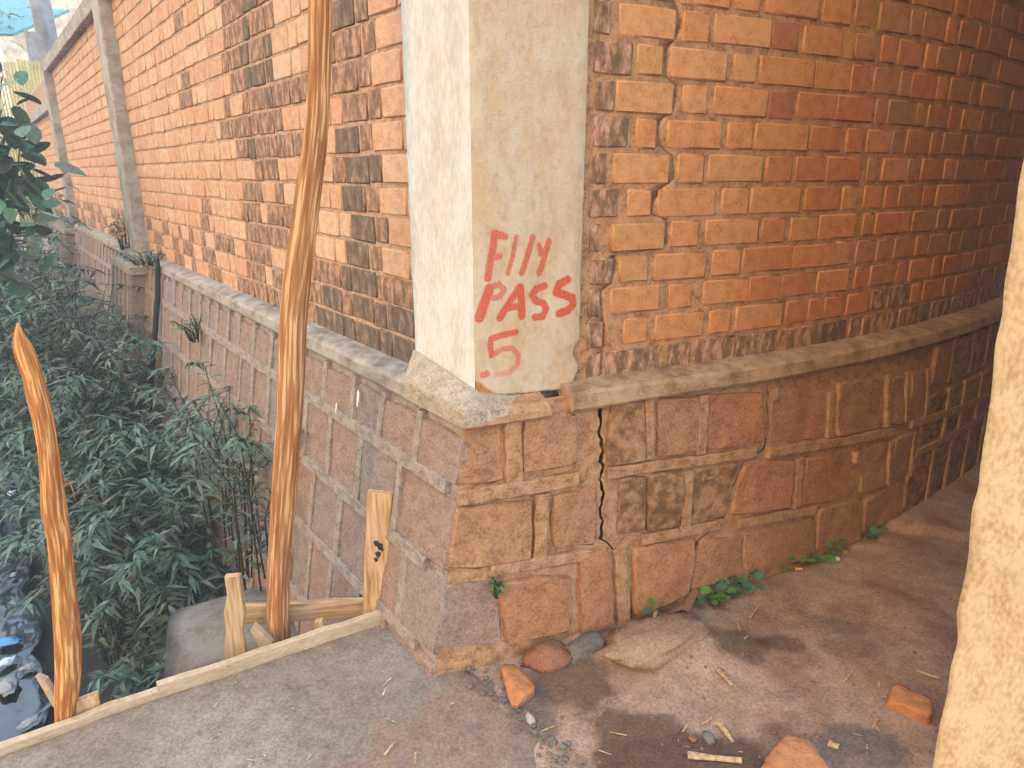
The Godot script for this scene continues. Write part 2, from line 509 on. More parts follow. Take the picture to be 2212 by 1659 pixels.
	mat("chalk_red", lin(0.30, 0.075, 0.05), null, Vector3.ONE, 0.9)
	var w := mat("water", lin(0.012, 0.014, 0.014), T.leaf, Vector3(1, 1, 1), 0.08)
	w.metallic_specular = 0.6
	mat("house_cream", lin(0.72, 0.66, 0.5), T.concrete, Vector3(0.3, 0.3, 0.3), 0.9)
	mat("house_white", lin(0.8, 0.8, 0.78), T.concrete, Vector3(0.3, 0.3, 0.3), 0.9)
	mat("teal_sheet", lin(0.06, 0.26, 0.27), T.leaf, Vector3(0.5, 0.5, 0.5), 0.5)
	mat("pole_grey", lin(0.26, 0.25, 0.27), T.concrete, Vector3(0.5, 0.5, 0.5), 0.9)
	mat("bamboo", lin(0.5, 0.42, 0.12), T.wood, Vector3(2, 2, 2), 0.7)
	mat("pillar_face", Color.WHITE, null, Vector3.ONE, 0.92)
	var pf: StandardMaterial3D = M.pillar_face
	pf.heightmap_enabled = true
	pf.heightmap_texture = hf
	pf.heightmap_scale = 0.3

# ------------------------------------------------------------------ walls
var STRETCH := []
var HEAD := []

func make_brick_kinds() -> void:
	for i in 8:
		STRETCH.append(brick_mesh(0.2, 0.091, 0.03, 100 + i, 0.0032))
		HEAD.append(brick_mesh(0.1, 0.091, 0.03, 200 + i, 0.0032))

# bricks: [origin, tangent, normal, width, height, material name]; the 300 that show largest stay single parts
func lay_bricks(wall: Node3D, bricks: Array) -> void:
	for b in bricks:
		var p: Vector3 = b[0]
		var q := project(p)
		var share := 0.0
		if q.x > -60 and q.x < 2280 and q.y > -60 and q.y < 1720:
			var a := project(p - b[1] * b[3] * 0.5)
			var c := project(p + b[1] * b[3] * 0.5)
			share = a.distance_to(c) * b[4] / maxf(0.3, p.distance_to(Vector3(0, EYE, 0)))
		b.append(share)
	bricks.sort_custom(func(x, y): return x[6] > y[6])
	var rest := {}
	for n in bricks.size():
		var b: Array = bricks[n]
		var long: bool = b[3] > 0.145
		var mesh: ArrayMesh = (STRETCH if long else HEAD)[rng.randi() % 8]
		var sx: float = b[3] / (0.2 if long else 0.1)
		var tang: Vector3 = b[1]; var nor: Vector3 = b[2]
		var tilt := rng.randf_range(-0.012, 0.012)
		var up := Vector3.UP * cos(tilt) + tang * sin(tilt)
		var xf := Transform3D(Basis(tang * sx * (1.0 if rng.randf() < 2.0 else 1.0), up * (float(b[4]) / 0.091), nor), b[0])
		if n < 300:
			var o := MeshInstance3D.new()
			o.name = "brick"
			o.mesh = mesh
			o.material_override = M[b[5]]
			wall.add_child(o, true)
			o.transform = Transform3D(xf.basis, xf.origin - wall.position)
		else:
			if not rest.has(b[5]): rest[b[5]] = mb()
			(rest[b[5]] as SurfaceTool).append_from(mesh, 0, xf)
	var am := ArrayMesh.new()
	for k in rest:
		(rest[k] as SurfaceTool).commit(am)
		am.surface_set_material(am.get_surface_count() - 1, M[k])
	if am.get_surface_count() > 0:
		var o := part(wall, "farther_bricks", am, null)
		o.set_meta("kind", "stuff")

func course_mid(k: int) -> float: return LEDGE + 0.05 + PITCH_COURSE * k   # k = 0 is the lowest course

func build_ditch_wall() -> void:
	var w := thing("brick_wall", "long straight orange brick wall with concrete posts beside the ditch, blackened near the pillar", "wall", lp(0, LEDGE, 0))
	# mortar core, with thickness, a top and a back
	var st := mb()
	var t1 := 15.2
	var rows := []
	var ts := []
	var t := -0.2
	while t < t1:
		ts.append(t)
		t += 0.05 if t < 3.0 else 0.25
	for j in 61:
		var h := LEDGE - 0.05 + 2.08 * j / 60.0
		var row: PackedVector3Array = []
		for k in range(ts.size() - 1, -1, -1):
			row.append(lp(ts[k], h, -0.0035 + 0.002 * nz.get_noise_2d(ts[k] * 300.0, h * 300.0)))
		rows.append(row)
	for off in [-0.28]:
		for h in [2.945, LEDGE - 0.05]:
			rows.append(PackedVector3Array(range(ts.size() - 1, -1, -1).map(func(k): return lp(ts[k], h, off))))
	grid(st, rows)
	part(w, "mortar_core", done(st), M.mortar_pink)
	var bricks := []
	for k in 19:
		var h := course_mid(k)
		var pos := -0.115 + (0.0 if k % 2 == 0 else -0.055) + rng.randf_range(-0.01, 0.01)
		var long := k % 2 == 0
		while pos < 14.9:
			var wd := rng.randf_range(0.185, 0.212) if long else rng.randf_range(0.088, 0.104)
			var a := maxf(pos, -0.118)
			var mid := (a + pos + wd) * 0.5
			if pos + wd - a > 0.03 and not (mid > 4.6 and mid < 4.9) and not (mid > 9.6 and mid < 9.9) and not (mid > 9.9 and h > 2.5):
				# black growth runs down in bands below the coping
				var band := maxf(maxf(exp(-pow((mid - 0.27) / 0.2, 2.0)) * 1.05, exp(-pow((mid - 1.35) / 0.5, 2.0)) * (0.45 + 0.5 * clampf((h - 1.3) / 0.6, 0, 1))), exp(-pow((mid - 2.6) / 0.2, 2.0)) * 0.42)
				if h < 1.22: band = maxf(band, (0.95 if mid < 0.8 else 0.55) - (h - LEDGE) * 0.5)
				band = maxf(band, exp(-pow((mid - 5.15) / 0.2, 2.0)) * 0.4)
				band += rng.randf_range(-0.33, 0.25)
				var m := "brick_heavy_mould" if band > 0.8 else ("brick_mould" if band > 0.4 else "")
				if m == "":
					var c := rng.randf()
					m = "brick_pink" if c < 0.42 else ("brick_pale" if c < 0.66 else "brick_rose")
				var dz := rng.randf_range(-0.0005, 0.004)
				bricks.append([lp(mid, h + rng.randf_range(-0.003, 0.003), dz), Vector3(-DL.x, 0, -DL.y), Vector3(NL.x, 0, NL.y), pos + wd - a, rng.randf_range(0.090, 0.097), m])
			pos += wd + rng.randf_range(0.008, 0.016)
			long = not long
	lay_bricks(w, bricks)
	# coping on top with an overhanging lip; the farthest bay is lower
	for seg in [[-0.1, 9.95, 2.9], [9.95, 15.2, 2.45]]:
		var s2 := mb()
		var prof := [[-0.33, 0.0], [0.07, 0.0], [0.075, 0.01], [0.075, 0.13], [0.06, 0.15], [-0.33, 0.16], [-0.33, 0.0]]
		var rr := []
		var n := 60
		for i in n + 1:
			var tt: float = lerpf(seg[1], seg[0], float(i) / n)
			var row: PackedVector3Array = []
			for q in prof: row.append(lp(tt, seg[2] + q[1] + 0.004 * nz.get_noise_2d(tt * 40.0, q[0] * 900.0), q[0]))
			rr.append(row)
		s2.set_smooth_group(-1)
		grid(s2, rr)
		part(w, "coping", done(s2), M.cap_concrete)

func build_posts() -> void:
	var words := ["slim grey concrete post on the ditch wall beside the black drain pipe", "slim grey concrete post on the ditch wall half hidden by broad leaves"]
	for i in 2:
		var t0: float = [4.6, 9.6][i]
		var o := thing("wall_post", words[i], "post", lp(t0, 0.8, 0), "concrete posts of the ditch wall")
		var st := mb()
		var plan := [[0.0, 0.09], [0.01, 0.1], [0.3, 0.1], [0.31, 0.09], [0.31, -0.05], [0.0, -0.05]]
		var rows := []
		for j in 25:
			var h := 0.80 + 2.10 * j / 24.0
			var row: PackedVector3Array = []
			for k in range(plan.size(), -1, -1):
				var q: Array = plan[k % plan.size()]
				row.append(lp(t0 + q[0] + 0.003 * nz.get_noise_2d(h * 50.0, k * 40.0), h, q[1]))
			rows.append(row)
		st.set_smooth_group(-1)
		grid(st, rows)
		part(o, "shaft", done(st), M.cap_concrete)
		st = mb()
		board(st, lp(t0 + 0.12, -1.35, 0.48), lp(t0 + 0.12, 0.8, 0.14), Vector3(DL.x, 0, DL.y) * 0.95, Vector3(NL.x, 0, NL.y) * 0.16, 3.0, 0.01)
		part(o, "buttress", done(st), M.stone_grey)
		st = mb()
		board(st, lp(t0 - 0.4, 0.815, 0.14), lp(t0 + 0.64, 0.815, 0.14), Vector3(NL.x, 0, NL.y) * 0.2, Vector3.UP * 0.06, 3.0, 0.012)
		part(o, "foot_block", done(st), M.coping_grey)
		for k in 5:
			st = mb()
			var tk := t0 - 0.3 + k * 0.21
			board(st, lp(tk, -0.6, 0.446), lp(tk, 0.78, 0.232), Vector3(DL.x, 0, DL.y) * 0.035, Vector3(NL.x, 0, NL.y) * 0.02, 3.0, 0.006)
			part(o, "raised_joint", done(st), M.pointing_grey)

func ditch_base(t: float, h: float, off: float) -> Vector3: return lp(t, h, lbase_off(h) + off)
func alley_base(s: float, h: float, off: float) -> Vector3: return rp(s, h, rbase_off(h) + off)

func corner_t(h: float, off := 0.0) -> float:      # where the two plinth faces meet, along the ditch wall
	var a := r2(0.0)
	var p: Vector2 = a[0] + a[1] * (rbase_off(h) + off)
	var d: Vector2 = (RP[1] - RP[0]).normalized()
	var q := L0 + NL * (lbase_off(h) + off)
	# q + DL t = p + d s
	return (p - q).cross(d) / DL.cross(d)

func corner_s(h: float, off := 0.0) -> float:
	var p := ditch_base(corner_t(h, off), h, off)
	var d: Vector2 = (RP[1] - RP[0]).normalized()
	return (Vector2(p.x, p.z) - RP[0]).dot(d)

func sheet(surf: Callable, s0: Callable, s1: Callable, h0: float, h1: float, nh: int, ns: int, off: float, amp: float, left := false) -> ArrayMesh:
	var rows := []
	for j in nh + 1:
		var h := lerpf(h0, h1, float(j) / nh)
		var row: PackedVector3Array = []
		for i in ns + 1:
			var f := float(i) / ns
			if left: f = 1.0 - f
			var s: float = lerpf(s0.call(h), s1.call(h), f)
			row.append(surf.call(s, h, off + amp * nz.get_noise_2d(s * 120.0, h * 120.0)))
		rows.append(row)
	var st := mb()
	grid(st, rows)
	return done(st)

func build_ditch_plinth() -> void:
	var o := thing("stone_plinth", "grey rough-stone plinth with raised mortar joints sloping into the ditch", "plinth", lp(0, -1.3, 0.3))
	part(o, "mortar_bed", sheet(ditch_base, func(h): return corner_t(h, -0.013), func(_h): return 15.0, -1.35, 0.9, 40, 220, -0.013, 0.0, true), M.pointing_grey)
	# ledge
	var st := mb()
	var rows := []
	var t := 15.0
	while t > -0.72:
		var j := 0.006 * nz.get_noise_1d(t * 70.0)
		var c := -0.36
		var tt := maxf(t, c)
		rows.append(PackedVector3Array([lp(tt, 0.845, lbase_off(0.845) - 0.03), lp(tt, 0.85, 0.102 + j), lp(tt, 0.86, 0.107 + j), lp(tt, 0.90, 0.103 + j), lp(tt, 0.912, 0.092 + j), lp(tt, 0.922, 0.05), lp(tt, 0.926, -0.05)]))
		t -= 0.06
	st.set_smooth_group(-1)
	rows = oriented(rows, Vector3(NL.x, 0, NL.y))
	grid(st, rows)
	for k in range(1, 6): tri(st, rows[-1][0], rows[-1][k], rows[-1][k + 1])
	part(o, "ledge", done(st), M.coping_grey)
	var levels := [0.85, 0.645, 0.36, 0.07, -0.27, -0.58, -0.9, -1.25]
	var n := 0
	for k in levels.size() - 1:
		var hi: float = levels[k]; var lo: float = levels[k + 1]
		var pos := corner_t(0.5 * (hi + lo)) + 0.015
		var first := true
		while pos < 9.5:
			var wd := rng.randf_range(0.19, 0.30)
			if first: wd = 0.24 if k % 2 == 0 else 0.34
			var g := 0.012
			var a0 := corner_t(lo, 0.0) - 0.01 if first else pos
			var a1 := corner_t(hi, 0.0) - 0.01 if first else pos
			var visible_ := pos < 4.2 or k < 2
			if visible_:
				var top := hi - 0.014 - (0.02 if k == 0 else 0.0)
				var cs := [Vector2(pos + wd - g, lo + 0.014), Vector2(pos + wd - g, top), Vector2(a1 + g, top), Vector2(a0 + g, lo + 0.014)]
				var m: String = ["stone_grey", "stone_rose", "stone_rose", "stone_grey"][rng.randi() % 4]
				if pos < 0.3 and rng.randf() < 0.6: m = "stone_rose"
				part(o, "stone", stone_mesh(ditch_base, cs, 0.004, 300 + n, 0.008, 7), M[m])
				if pos < 6.5:
					var x := pos + wd + rng.randf_range(-0.01, 0.01)
					part(o, "raised_joint", strip_mesh(ditch_base, [Vector2(x, lo + 0.012), Vector2(x + rng.randf_range(-0.015, 0.015), hi - 0.012)], rng.randf_range(0.03, 0.042), 0.010, 600 + n), M.pointing_grey)
				n += 1
			pos += wd
			first = false
		if k < levels.size() - 1 and k > 0:
			var line := []
			var x := corner_t(hi) + (0.12 if k != 1 else 0.05)
			while x < 9.0:
				line.append(Vector2(x, hi + 0.014 * nz.get_noise_2d(x * 25.0, k * 50.0)))
				x += 0.25
			line.reverse()
			part(o, "raised_joint", strip_mesh(ditch_base, line, 0.042, 0.011, 900 + k), M.pointing_grey)
	# white droppings on the stones
	for d in [[523, 0.015, 0.03, 450], [780, 860, 10, 30], [733, 880, 5, 20]]:
		if d[0] == 523: continue
		var c := hit_left(d[0], d[1])
		st = mb()
		var fan := []
		for k in 8:
			var a := TAU * k / 8
			fan.append(ditch_base(c.x - cos(a) * d[2] * 0.0009 * (1.0 + 0.4 * sin(a * 3.0)), c.y + sin(a) * d[3] * 0.0012, 0.014))
		for k in 8: tri(st, ditch_base(c.x, c.y, 0.016), fan[(k + 1) % 8], fan[k])
		part(o, "dropping", done(st), M.white_drop)

# crack in the alley wall: s of the crack at each height, from the photograph
var CRACK := []
func crack_s(h: float) -> float:
	if CRACK.is_empty():
		# (x, y) in the enlarged crops; the second crop starts 750 pixels lower
		for p in [[815, 0, 0], [850, 100, 0], [860, 200, 0], [835, 290, 0], [802, 352, 0], [762, 385, 0], [752, 500, 0], [757, 640, 0], [832, 700, 0], [825, 850, 0], [790, 935, 0], [745, 962, 0], [695, 990, 0], [678, 1080, 0], [700, 1180, 0], [738, 1250, 0], [810, 1275, 0], [808, 1400, 0], [800, 1500, 0], [710, 1550, 0], [655, 1640, 0], [648, 120, 750], [625, 235, 750], [775, 265, 750], [772, 330, 750], [755, 500, 750], [315, 545, 750], [312, 600, 750], [302, 700, 750], [282, 810, 750], [215, 850, 750], [212, 950, 750], [222, 1080, 750], [232, 1180, 750], [222, 1320, 750], [205, 1450, 750], [195, 1570, 750]]:
			CRACK.append(hit_right(z12(p[0]), (p[2] + p[1] / 2.074) / 1.85172))
	if h >= CRACK[0].y: return CRACK[0].x + (h - CRACK[0].y) * 0.25
	for i in CRACK.size() - 1:
		if h <= CRACK[i].y and h > CRACK[i + 1].y:
			return lerpf(CRACK[i].x, CRACK[i + 1].x, (CRACK[i].y - h) / (CRACK[i].y - CRACK[i + 1].y))
	return CRACK[-1].x

func z12(x: float) -> float: return (2300.0 + x / 2.074) / 1.85172
func z34(x: float) -> float: return (3200.0 + x / 2.305) / 1.85172

func course_s(u: float, h: float) -> float:
	var v := 400.0
	var s := 0.0
	for it in 5:
		s = hit_right(u, v).x
		v = project(rp(s, h, 0.0)).y
	return s

func build_alley_wall() -> void:
	var w := thing("brick_wall", "curving orange brick wall along the alley, split by a stepped crack", "wall", rp(0.5, LEDGE, 0))
	var send := RSTEP * (RP.size() - 2)
	# mortar core in two pieces, either side of the crack
	for side in 2:
		var rows := []
		var nh := 150
		for j in nh + 1:
			var h := LEDGE - 0.05 + 2.1 * j / nh
			var c := crack_s(h) + 0.004 * nz.get_noise_1d(h * 500.0)
			var wide := 0.0055 + (0.004 if h < 1.12 else 0.0) + 0.003 * nz.get_noise_1d(h * 90.0) + (0.007 if h < 1.36 and h > 1.26 else 0.0)
			var row: PackedVector3Array = []
			var n := 14 if side == 0 else 190
			var a := -0.3 if side == 0 else c + wide
			var b := c - wide if side == 0 else send
			if side == 1: row.append(rp(a, h, -0.12))
			for i in n + 1:
				var f := float(i) / n
				if side == 1: f = f * f * 0.5 + f * 0.5
				var s := lerpf(a, b, f)
				row.append(rp(s, h, -0.0022 + 0.0015 * nz.get_noise_2d(s * 300.0, h * 300.0)))
			if side == 0: row.append(rp(b, h, -0.12))
			rows.append(row)
		rows.append(PackedVector3Array(Array(rows[-1]).map(func(p): return p + Vector3(-0.12, 0, -0.26))))
		var st := mb()
		grid(st, rows)
		part(w, "mortar_core", done(st), M.mortar_warm)
	var stb := mb()
	var back := []
	for h in [LEDGE - 0.1, 3.0]:
		back.append(PackedVector3Array(range(60).map(func(i): return rp(-0.3 + (send + 0.3) * i / 59.0, h, -0.13))))
	grid(stb, back)
	part(w, "wall_back", done(stb), M.mortar_warm)
	# traced courses, top row first; numbers are joints measured in enlarged crops of the photograph
	var T := [
		[[115, 290], [345, 800], [820, 1280], [1320, 1545], [1600, 2010], "f", [230, 460], [510, 680], [710, 1000], [1010, 1110], [1140, 1340], [1350, 1440], [1460, 1620], [1640, 1730], [1740, 1900], [1930, 2065]],
		[[115, 285], [350, 850], [870, 1120], [1140, 1610], [1640, 1840], [1870, 2180], "f", [350, 490], [500, 700], [740, 880], [890, 1100], [1150, 1250], [1260, 1440], [1460, 1540], [1560, 1750], [1830, 2065]],
		[[115, 450], [505, 735], [765, 1260], [1305, 1505], [1540, 1970], "f", [150, 440], [460, 620], [650, 910], [920, 1010], [1020, 1250], [1255, 1350], [1365, 1560], [1570, 1660], [1670, 1860], [1940, 2065]],
		[[115, 310], [335, 825], [865, 1095], [1120, 1590], [1625, 1810], [1840, 2295], "f", [320, 660], [690, 795], [800, 1050], [1060, 1150], [1165, 1350], [1370, 1470], [1480, 1660], [1670, 1750], [1760, 1940]],
		[[105, 420], [480, 690], [735, 1220], [1260, 1455], [1490, 1930], [1970, 2190], "f", [420, 580], [600, 830], [850, 970], [980, 1180], [1200, 1290], [1300, 1500], [1510, 1600], [1610, 1780], [1800, 2040]],
		[[95, 255], [300, 800], [830, 1060], [1095, 1545], [1600, 1790], [1815, 2050], "f", [230, 560], [600, 720], [750, 960], [985, 1080], [1110, 1290], [1320, 1420], [1430, 1610], [1620, 1690], [1700, 1870]],
		[[80, 340], [415, 640], [665, 1175], [1210, 1430], [1470, 1880], "f", [60, 340], [370, 520], [560, 760], [775, 890], [905, 1110], [1125, 1230], [1240, 1430], [1440, 1530], [1540, 1720], [1800, 2000]],
		[[80, 215], [275, 760], [790, 1020], [1060, 1510], [1550, 1740], [1765, 1985], "f", [170, 510], [560, 670], [690, 910], [930, 1010], [1030, 1250], [1260, 1365], [1380, 1550], [1560, 1640], [1650, 1820], [1890, 1970]],
		[[70, 300], [345, 620], [640, 1090], [1125, 1355], [1390, 1790], [1820, 2160], "f", [310, 460], [490, 690], [710, 830], [860, 1050], [1060, 1160], [1175, 1370], [1380, 1460], [1480, 1640], [1660, 1730], [1750, 1900]],
		[[75, 200], [290, 710], [770, 960], [1040, 1430], [1450, 1660], [1690, 1960], "f", [140, 440], [490, 620], [640, 860], [880, 980], [1000, 1200], [1210, 1290], [1310, 1480], [1490, 1570], [1590, 1740]],
		[[60, 225], [395, 595], [645, 1060], [1095, 1290], [1340, 1710], [1740, 1900], [1925, 2040], "f", [65, 200], [210, 390], [410, 630], [650, 780], [800, 1000], [1010, 1100], [1120, 1300], [1320, 1400], [1420, 1580]],
		[[60, 200], [235, 710], [750, 945], [985, 1305], [1340, 1640], [1660, 1980], "f", [150, 420], [440, 550], [570, 760], [790, 880], [900, 1080], [1100, 1180], [1200, 1370], [1390, 1470], [1490, 1640]]]
	var bricks := []
	for k in 20:
		var h := course_mid(k)
		var row: Array = T[11 - k] if k < 12 else []
		var far := false
		var last := -1.0
		var list := []
		for e in row:
			if e is String:
				far = true
				continue
			var a := course_s(z34(e[0]) if far else z12(e[0]), h)
			var b := course_s(z34(e[1]) if far else z12(e[1]), h)
			if b - a < 0.02: continue
			list.append([a, b])
			last = b
		if row.is_empty(): last = -0.11 + rng.randf_range(0.0, 0.1)
		var long := k % 2 == 0
		var pos := last + 0.014
		while pos < send - 0.25:
			var wd := rng.randf_range(0.19, 0.212) if long else rng.randf_range(0.09, 0.104)
			list.append([pos, pos + wd])
			pos += wd + rng.randf_range(0.011, 0.018)
			long = not long
		var n := 0
		for e in list:
			var cr := crack_s(h)
			if e[0] < cr + 0.005 and e[1] > cr - 0.005:
				if cr - e[0] > e[1] - cr: e[1] = minf(e[1], cr - 0.004)
				else: e[0] = maxf(e[0], cr + 0.004)
			if e[1] - e[0] < 0.025: continue
			var mid: float = (e[0] + e[1]) * 0.5
			var m := ""
			var c := rng.randf()
			var u := project(rp(mid, h, 0)).x
			if n == 0 and k < 13: m = "brick_mould"
			elif k == 0: m = "brick_mould" if c < 0.85 else "brick_heavy_mould"
			elif k == 1 and c < 0.3: m = "brick_mould"
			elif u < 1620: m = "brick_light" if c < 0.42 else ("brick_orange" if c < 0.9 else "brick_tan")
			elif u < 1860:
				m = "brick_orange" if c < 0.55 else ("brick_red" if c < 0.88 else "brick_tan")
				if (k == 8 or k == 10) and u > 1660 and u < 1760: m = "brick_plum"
			else: m = "brick_brown" if c < 0.45 else ("brick_red" if c < 0.7 else ("brick_grey" if c < 0.82 else "brick_orange"))  # browner mix at the far end: alley shade put into the brick colour
			var dz := rng.randf_range(0.0008, 0.0045)
			if k == 4 and n == 1: dz = 0.012
			var a := r2(mid)
			var nor := Vector3(a[1].x, 0, a[1].y)
			if n == 1 and k == 4: nor = nor.rotated(Vector3.UP, 0.05)
			bricks.append([rp(mid, h + rng.randf_range(-0.0025, 0.0025), dz), nor.cross(Vector3.UP) * -1.0, nor, e[1] - e[0] - 0.002, rng.randf_range(0.084, 0.091), m])
			n += 1
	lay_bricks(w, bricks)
	# coping far above the frame
	var sc := mb()
	var rr := []
	for i in 60:
		var s := lerpf(-0.2, send, i / 59.0)
		rr.append(PackedVector3Array([rp(s, 3.0, -0.33), rp(s, 3.15, -0.33), rp(s, 3.14, 0.06), rp(s, 3.0, 0.07), rp(s, 3.0, -0.33)]))
	sc.set_smooth_group(-1)
	grid(sc, rr)
	part(w, "coping", done(sc), M.cap_concrete)

func zb(x: float, y: float) -> Vector2:      # crop of the alley plinth
	return hit_right((2200.0 + x / 1.16667) / 1.85172, (1300.0 + y / 1.16667) / 1.85172, true)
func zc(x: float, y: float) -> Vector2:      # crop of the corner below the pillar
	return hit_right((1700.0 + x / 1.65875) / 1.85172, (1650.0 + y / 1.65875) / 1.85172, true)

func build_alley_plinth() -> void:
	var o := thing("stone_plinth", "warm brown rough-stone plinth under the curving alley wall, cracked near the pillar", "plinth", rp(0.5, 0, 0.1))
	var send := RSTEP * (RP.size() - 2)
	part(o, "mortar_bed", sheet(alley_base, func(h): return corner_s(h, -0.013), func(h): return crack_base(h) - crack_gap(h), -0.15, 0.9, 140, 30, -0.013, 0.0), M.pointing_warm)
	part(o, "mortar_bed", sheet(alley_base, func(h): return crack_base(h) + crack_gap(h), func(h): return crack_two(h) - crack_gap(h + 3.0), -0.15, 0.9, 140, 50, -0.010, 0.005), M.pointing_warm)
	part(o, "mortar_bed", sheet(alley_base, func(h): return crack_two(h) + crack_gap(h + 3.0), func(_h): return send, -0.15, 0.9, 140, 240, -0.010, 0.005), M.pointing_warm)
	part(o, "wall_back", sheet(alley_base, func(h): return corner_s(h) + 0.16, func(_h): return send, -0.15, 0.9, 2, 80, -0.1, 0.0), M.pointing_warm)
	# ledge, broken at the crack
	for seg in [[corner_s(0.9, 0.02), -0.075], [0.0, send]]:
		var rows := []
		var n := maxi(4, int((seg[1] - seg[0]) / 0.04))
		for i in n + 1:
			var s: float = lerpf(seg[0], seg[1], float(i) / n)
			var j := 0.006 * nz.get_noise_1d(s * 90.0)
			if seg[1] < 0.0:      # mortar slope below the pillar
				rows.append(PackedVector3Array([rp(s, 0.93, -0.05), rp(s, 0.906, 0.02), rp(s, 0.892 + j * 0.3, 0.066 + j), rp(s, 0.872 + j, 0.098 + j), rp(s, 0.854, 0.103 + j), rp(s, 0.846, 0.096 + j), rp(s, 0.845, 0.05)]))
				continue
			rows.append(PackedVector3Array([rp(s, 0.93, -0.05), rp(s, 0.924, 0.04), rp(s, 0.915 + j * 0.3, 0.096 + j), rp(s, 0.905 + j, 0.105 + j), rp(s, 0.862, 0.11 + j), rp(s, 0.852, 0.103 + j), rp(s, 0.85, 0.05)]))
		var st := mb()
		rows = oriented(rows, Vector3(0.42, 0, 0.9))
		st.set_smooth_group(-1)
		grid(st, rows)
		var r0: PackedVector3Array = rows[-1]; var r1: PackedVector3Array = rows[0]
		for k in range(1, 6):
			tri(st, r0[0], r0[k], r0[k + 1])
			tri(st, r1[0], r1[k + 1], r1[k])
		part(o, "ledge", done(st), M.coping_warm if seg[1] > 0.0 else M.pointing_warm)
	var stones := [   # corner crop: bl, tl, tr, br, material, proud
		["c", 250, 480, 262, 60, 505, 40, 530, 455, "stone_warm", 0.004], ["c", 645, 405, 645, 30, 995, 12, 1005, 330, "stone_warm", 0.004],
		["c", 150, 1045, 160, 650, 690, 580, 705, 975, "stone_warm", 0.006], ["c", 845, 895, 840, 560, 1125, 500, 1125, 880, "stone_warm", 0.004],
		["c", 260, 1530, 180, 1150, 470, 1120, 500, 1540, "stone_rose", 0.004], ["c", 520, 1540, 490, 1120, 960, 1085, 950, 1450, "stone_red", 0.018], ["c", 1030, 1400, 1020, 960, 1205, 905, 1250, 1370, "stone_red", 0.02],
		# alley crop
		["b", 265, 660, 275, 370, 430, 350, 432, 630, "stone_mouldy", 0.0], ["b", 495, 615, 500, 345, 690, 335, 690, 590, "stone_warm", 0.003],
		["b", 730, 585, 740, 330, 985, 310, 1000, 545, "stone_red", 0.008], ["b", 1030, 560, 1045, 300, 1305, 275, 1290, 525, "stone_red", 0.006],
		["b", 1330, 520, 1345, 270, 1555, 245, 1550, 480, "stone_warm", 0.002], ["b", 1595, 465, 1600, 250, 1655, 235, 1650, 455, "stone_warm", 0.004], ["b", 1675, 445, 1680, 225, 1750, 210, 1745, 425, "stone_warm", 0.004],
		["b", 310, 980, 320, 720, 440, 700, 430, 960, "stone_mouldy", 0.0], ["b", 440, 960, 450, 700, 630, 685, 610, 940, "stone_mouldy", 0.004], ["b", 650, 935, 655, 690, 885, 650, 810, 890, "stone_mouldy", 0.004],
		["b", 840, 885, 910, 650, 1135, 625, 1110, 850, "stone_red", 0.008], ["b", 1180, 840, 1195, 625, 1415, 590, 1395, 810, "stone_red", 0.006], ["b", 1450, 790, 1460, 590, 1580, 545, 1560, 750, "stone_warm", 0.004], ["b", 1590, 740, 1605, 530, 1690, 500, 1670, 700, "stone_warm", 0.004],
		["b", 385, 1350, 390, 1040, 675, 1000, 640, 1250, "stone_red", 0.022], ["b", 645, 1240, 700, 1010, 890, 985, 900, 1150, "stone_warm", -0.004], ["b", 910, 1145, 900, 975, 1235, 900, 1235, 1080, "stone_warm", 0.002], ["b", 1245, 1060, 1250, 860, 1445, 810, 1440, 1000, "stone_warm", 0.016], ["b", 1460, 970, 1470, 820, 1640, 740, 1640, 880, "stone_warm", 0.004],
		["b", 140, 1440, 130, 1080, 270, 1040, 290, 1400, "stone_red", 0.012]]
	var n := 0
	for q in stones:
		var f: Callable = zc if q[0] == "c" else zb
		var cs := [f.call(q[1], q[2]), f.call(q[3], q[4]), f.call(q[5], q[6]), f.call(q[7], q[8])]
		var mc: Vector2 = (cs[0] + cs[1] + cs[2] + cs[3]) / 4.0
		for i in 4: cs[i] = mc + (cs[i] - mc) * 1.04
		for i in 4: cs[i].y = minf(cs[i].y, 0.858)
		if n in [0, 2, 4]:
			for i in 2: cs[i].x = corner_s(cs[i].y) + 0.004
		part(o, "stone", stone_mesh(alley_base, cs, q[10], 1200 + n * 3, 0.013, 11), M[q[9]])
		n += 1
	# raised joints: crop, width in metres, points
	var strips := [
		["c", 0.052, 575, 8, 590, 465], ["c", 0.045, 205, 575, 430, 530, 700, 490, 1000, 435], ["c", 0.045, 765, 540, 752, 1000], ["c", 0.035, 430, 1050, 760, 990, 1080, 940],
		["b", 0.03, 462, 345, 462, 620], ["b", 0.036, 712, 325, 702, 600], ["b", 0.026, 1040, 290, 1044, 345], ["b", 0.028, 1308, 310, 1302, 522], ["b", 0.026, 1575, 235, 1570, 470], ["b", 0.024, 1662, 225, 1660, 450], ["b", 0.024, 1757, 205, 1750, 425],
		["b", 0.036, 260, 690, 470, 660, 700, 630, 955, 592], ["b", 0.036, 1015, 596, 1300, 550, 1600, 497], ["b", 0.034, 1680, 462, 1850, 408, 2080, 312],
		["b", 0.04, 645, 680, 628, 945], ["b", 0.044, 1160, 620, 1142, 850], ["b", 0.03, 1435, 590, 1425, 640], ["b", 0.03, 1590, 540, 1575, 740], ["b", 0.026, 1697, 500, 1680, 700],
		["b", 0.036, 420, 1000, 600, 965, 795, 925], ["b", 0.036, 880, 925, 1050, 895, 1235, 862], ["b", 0.05, 320, 1050, 345, 1390]]
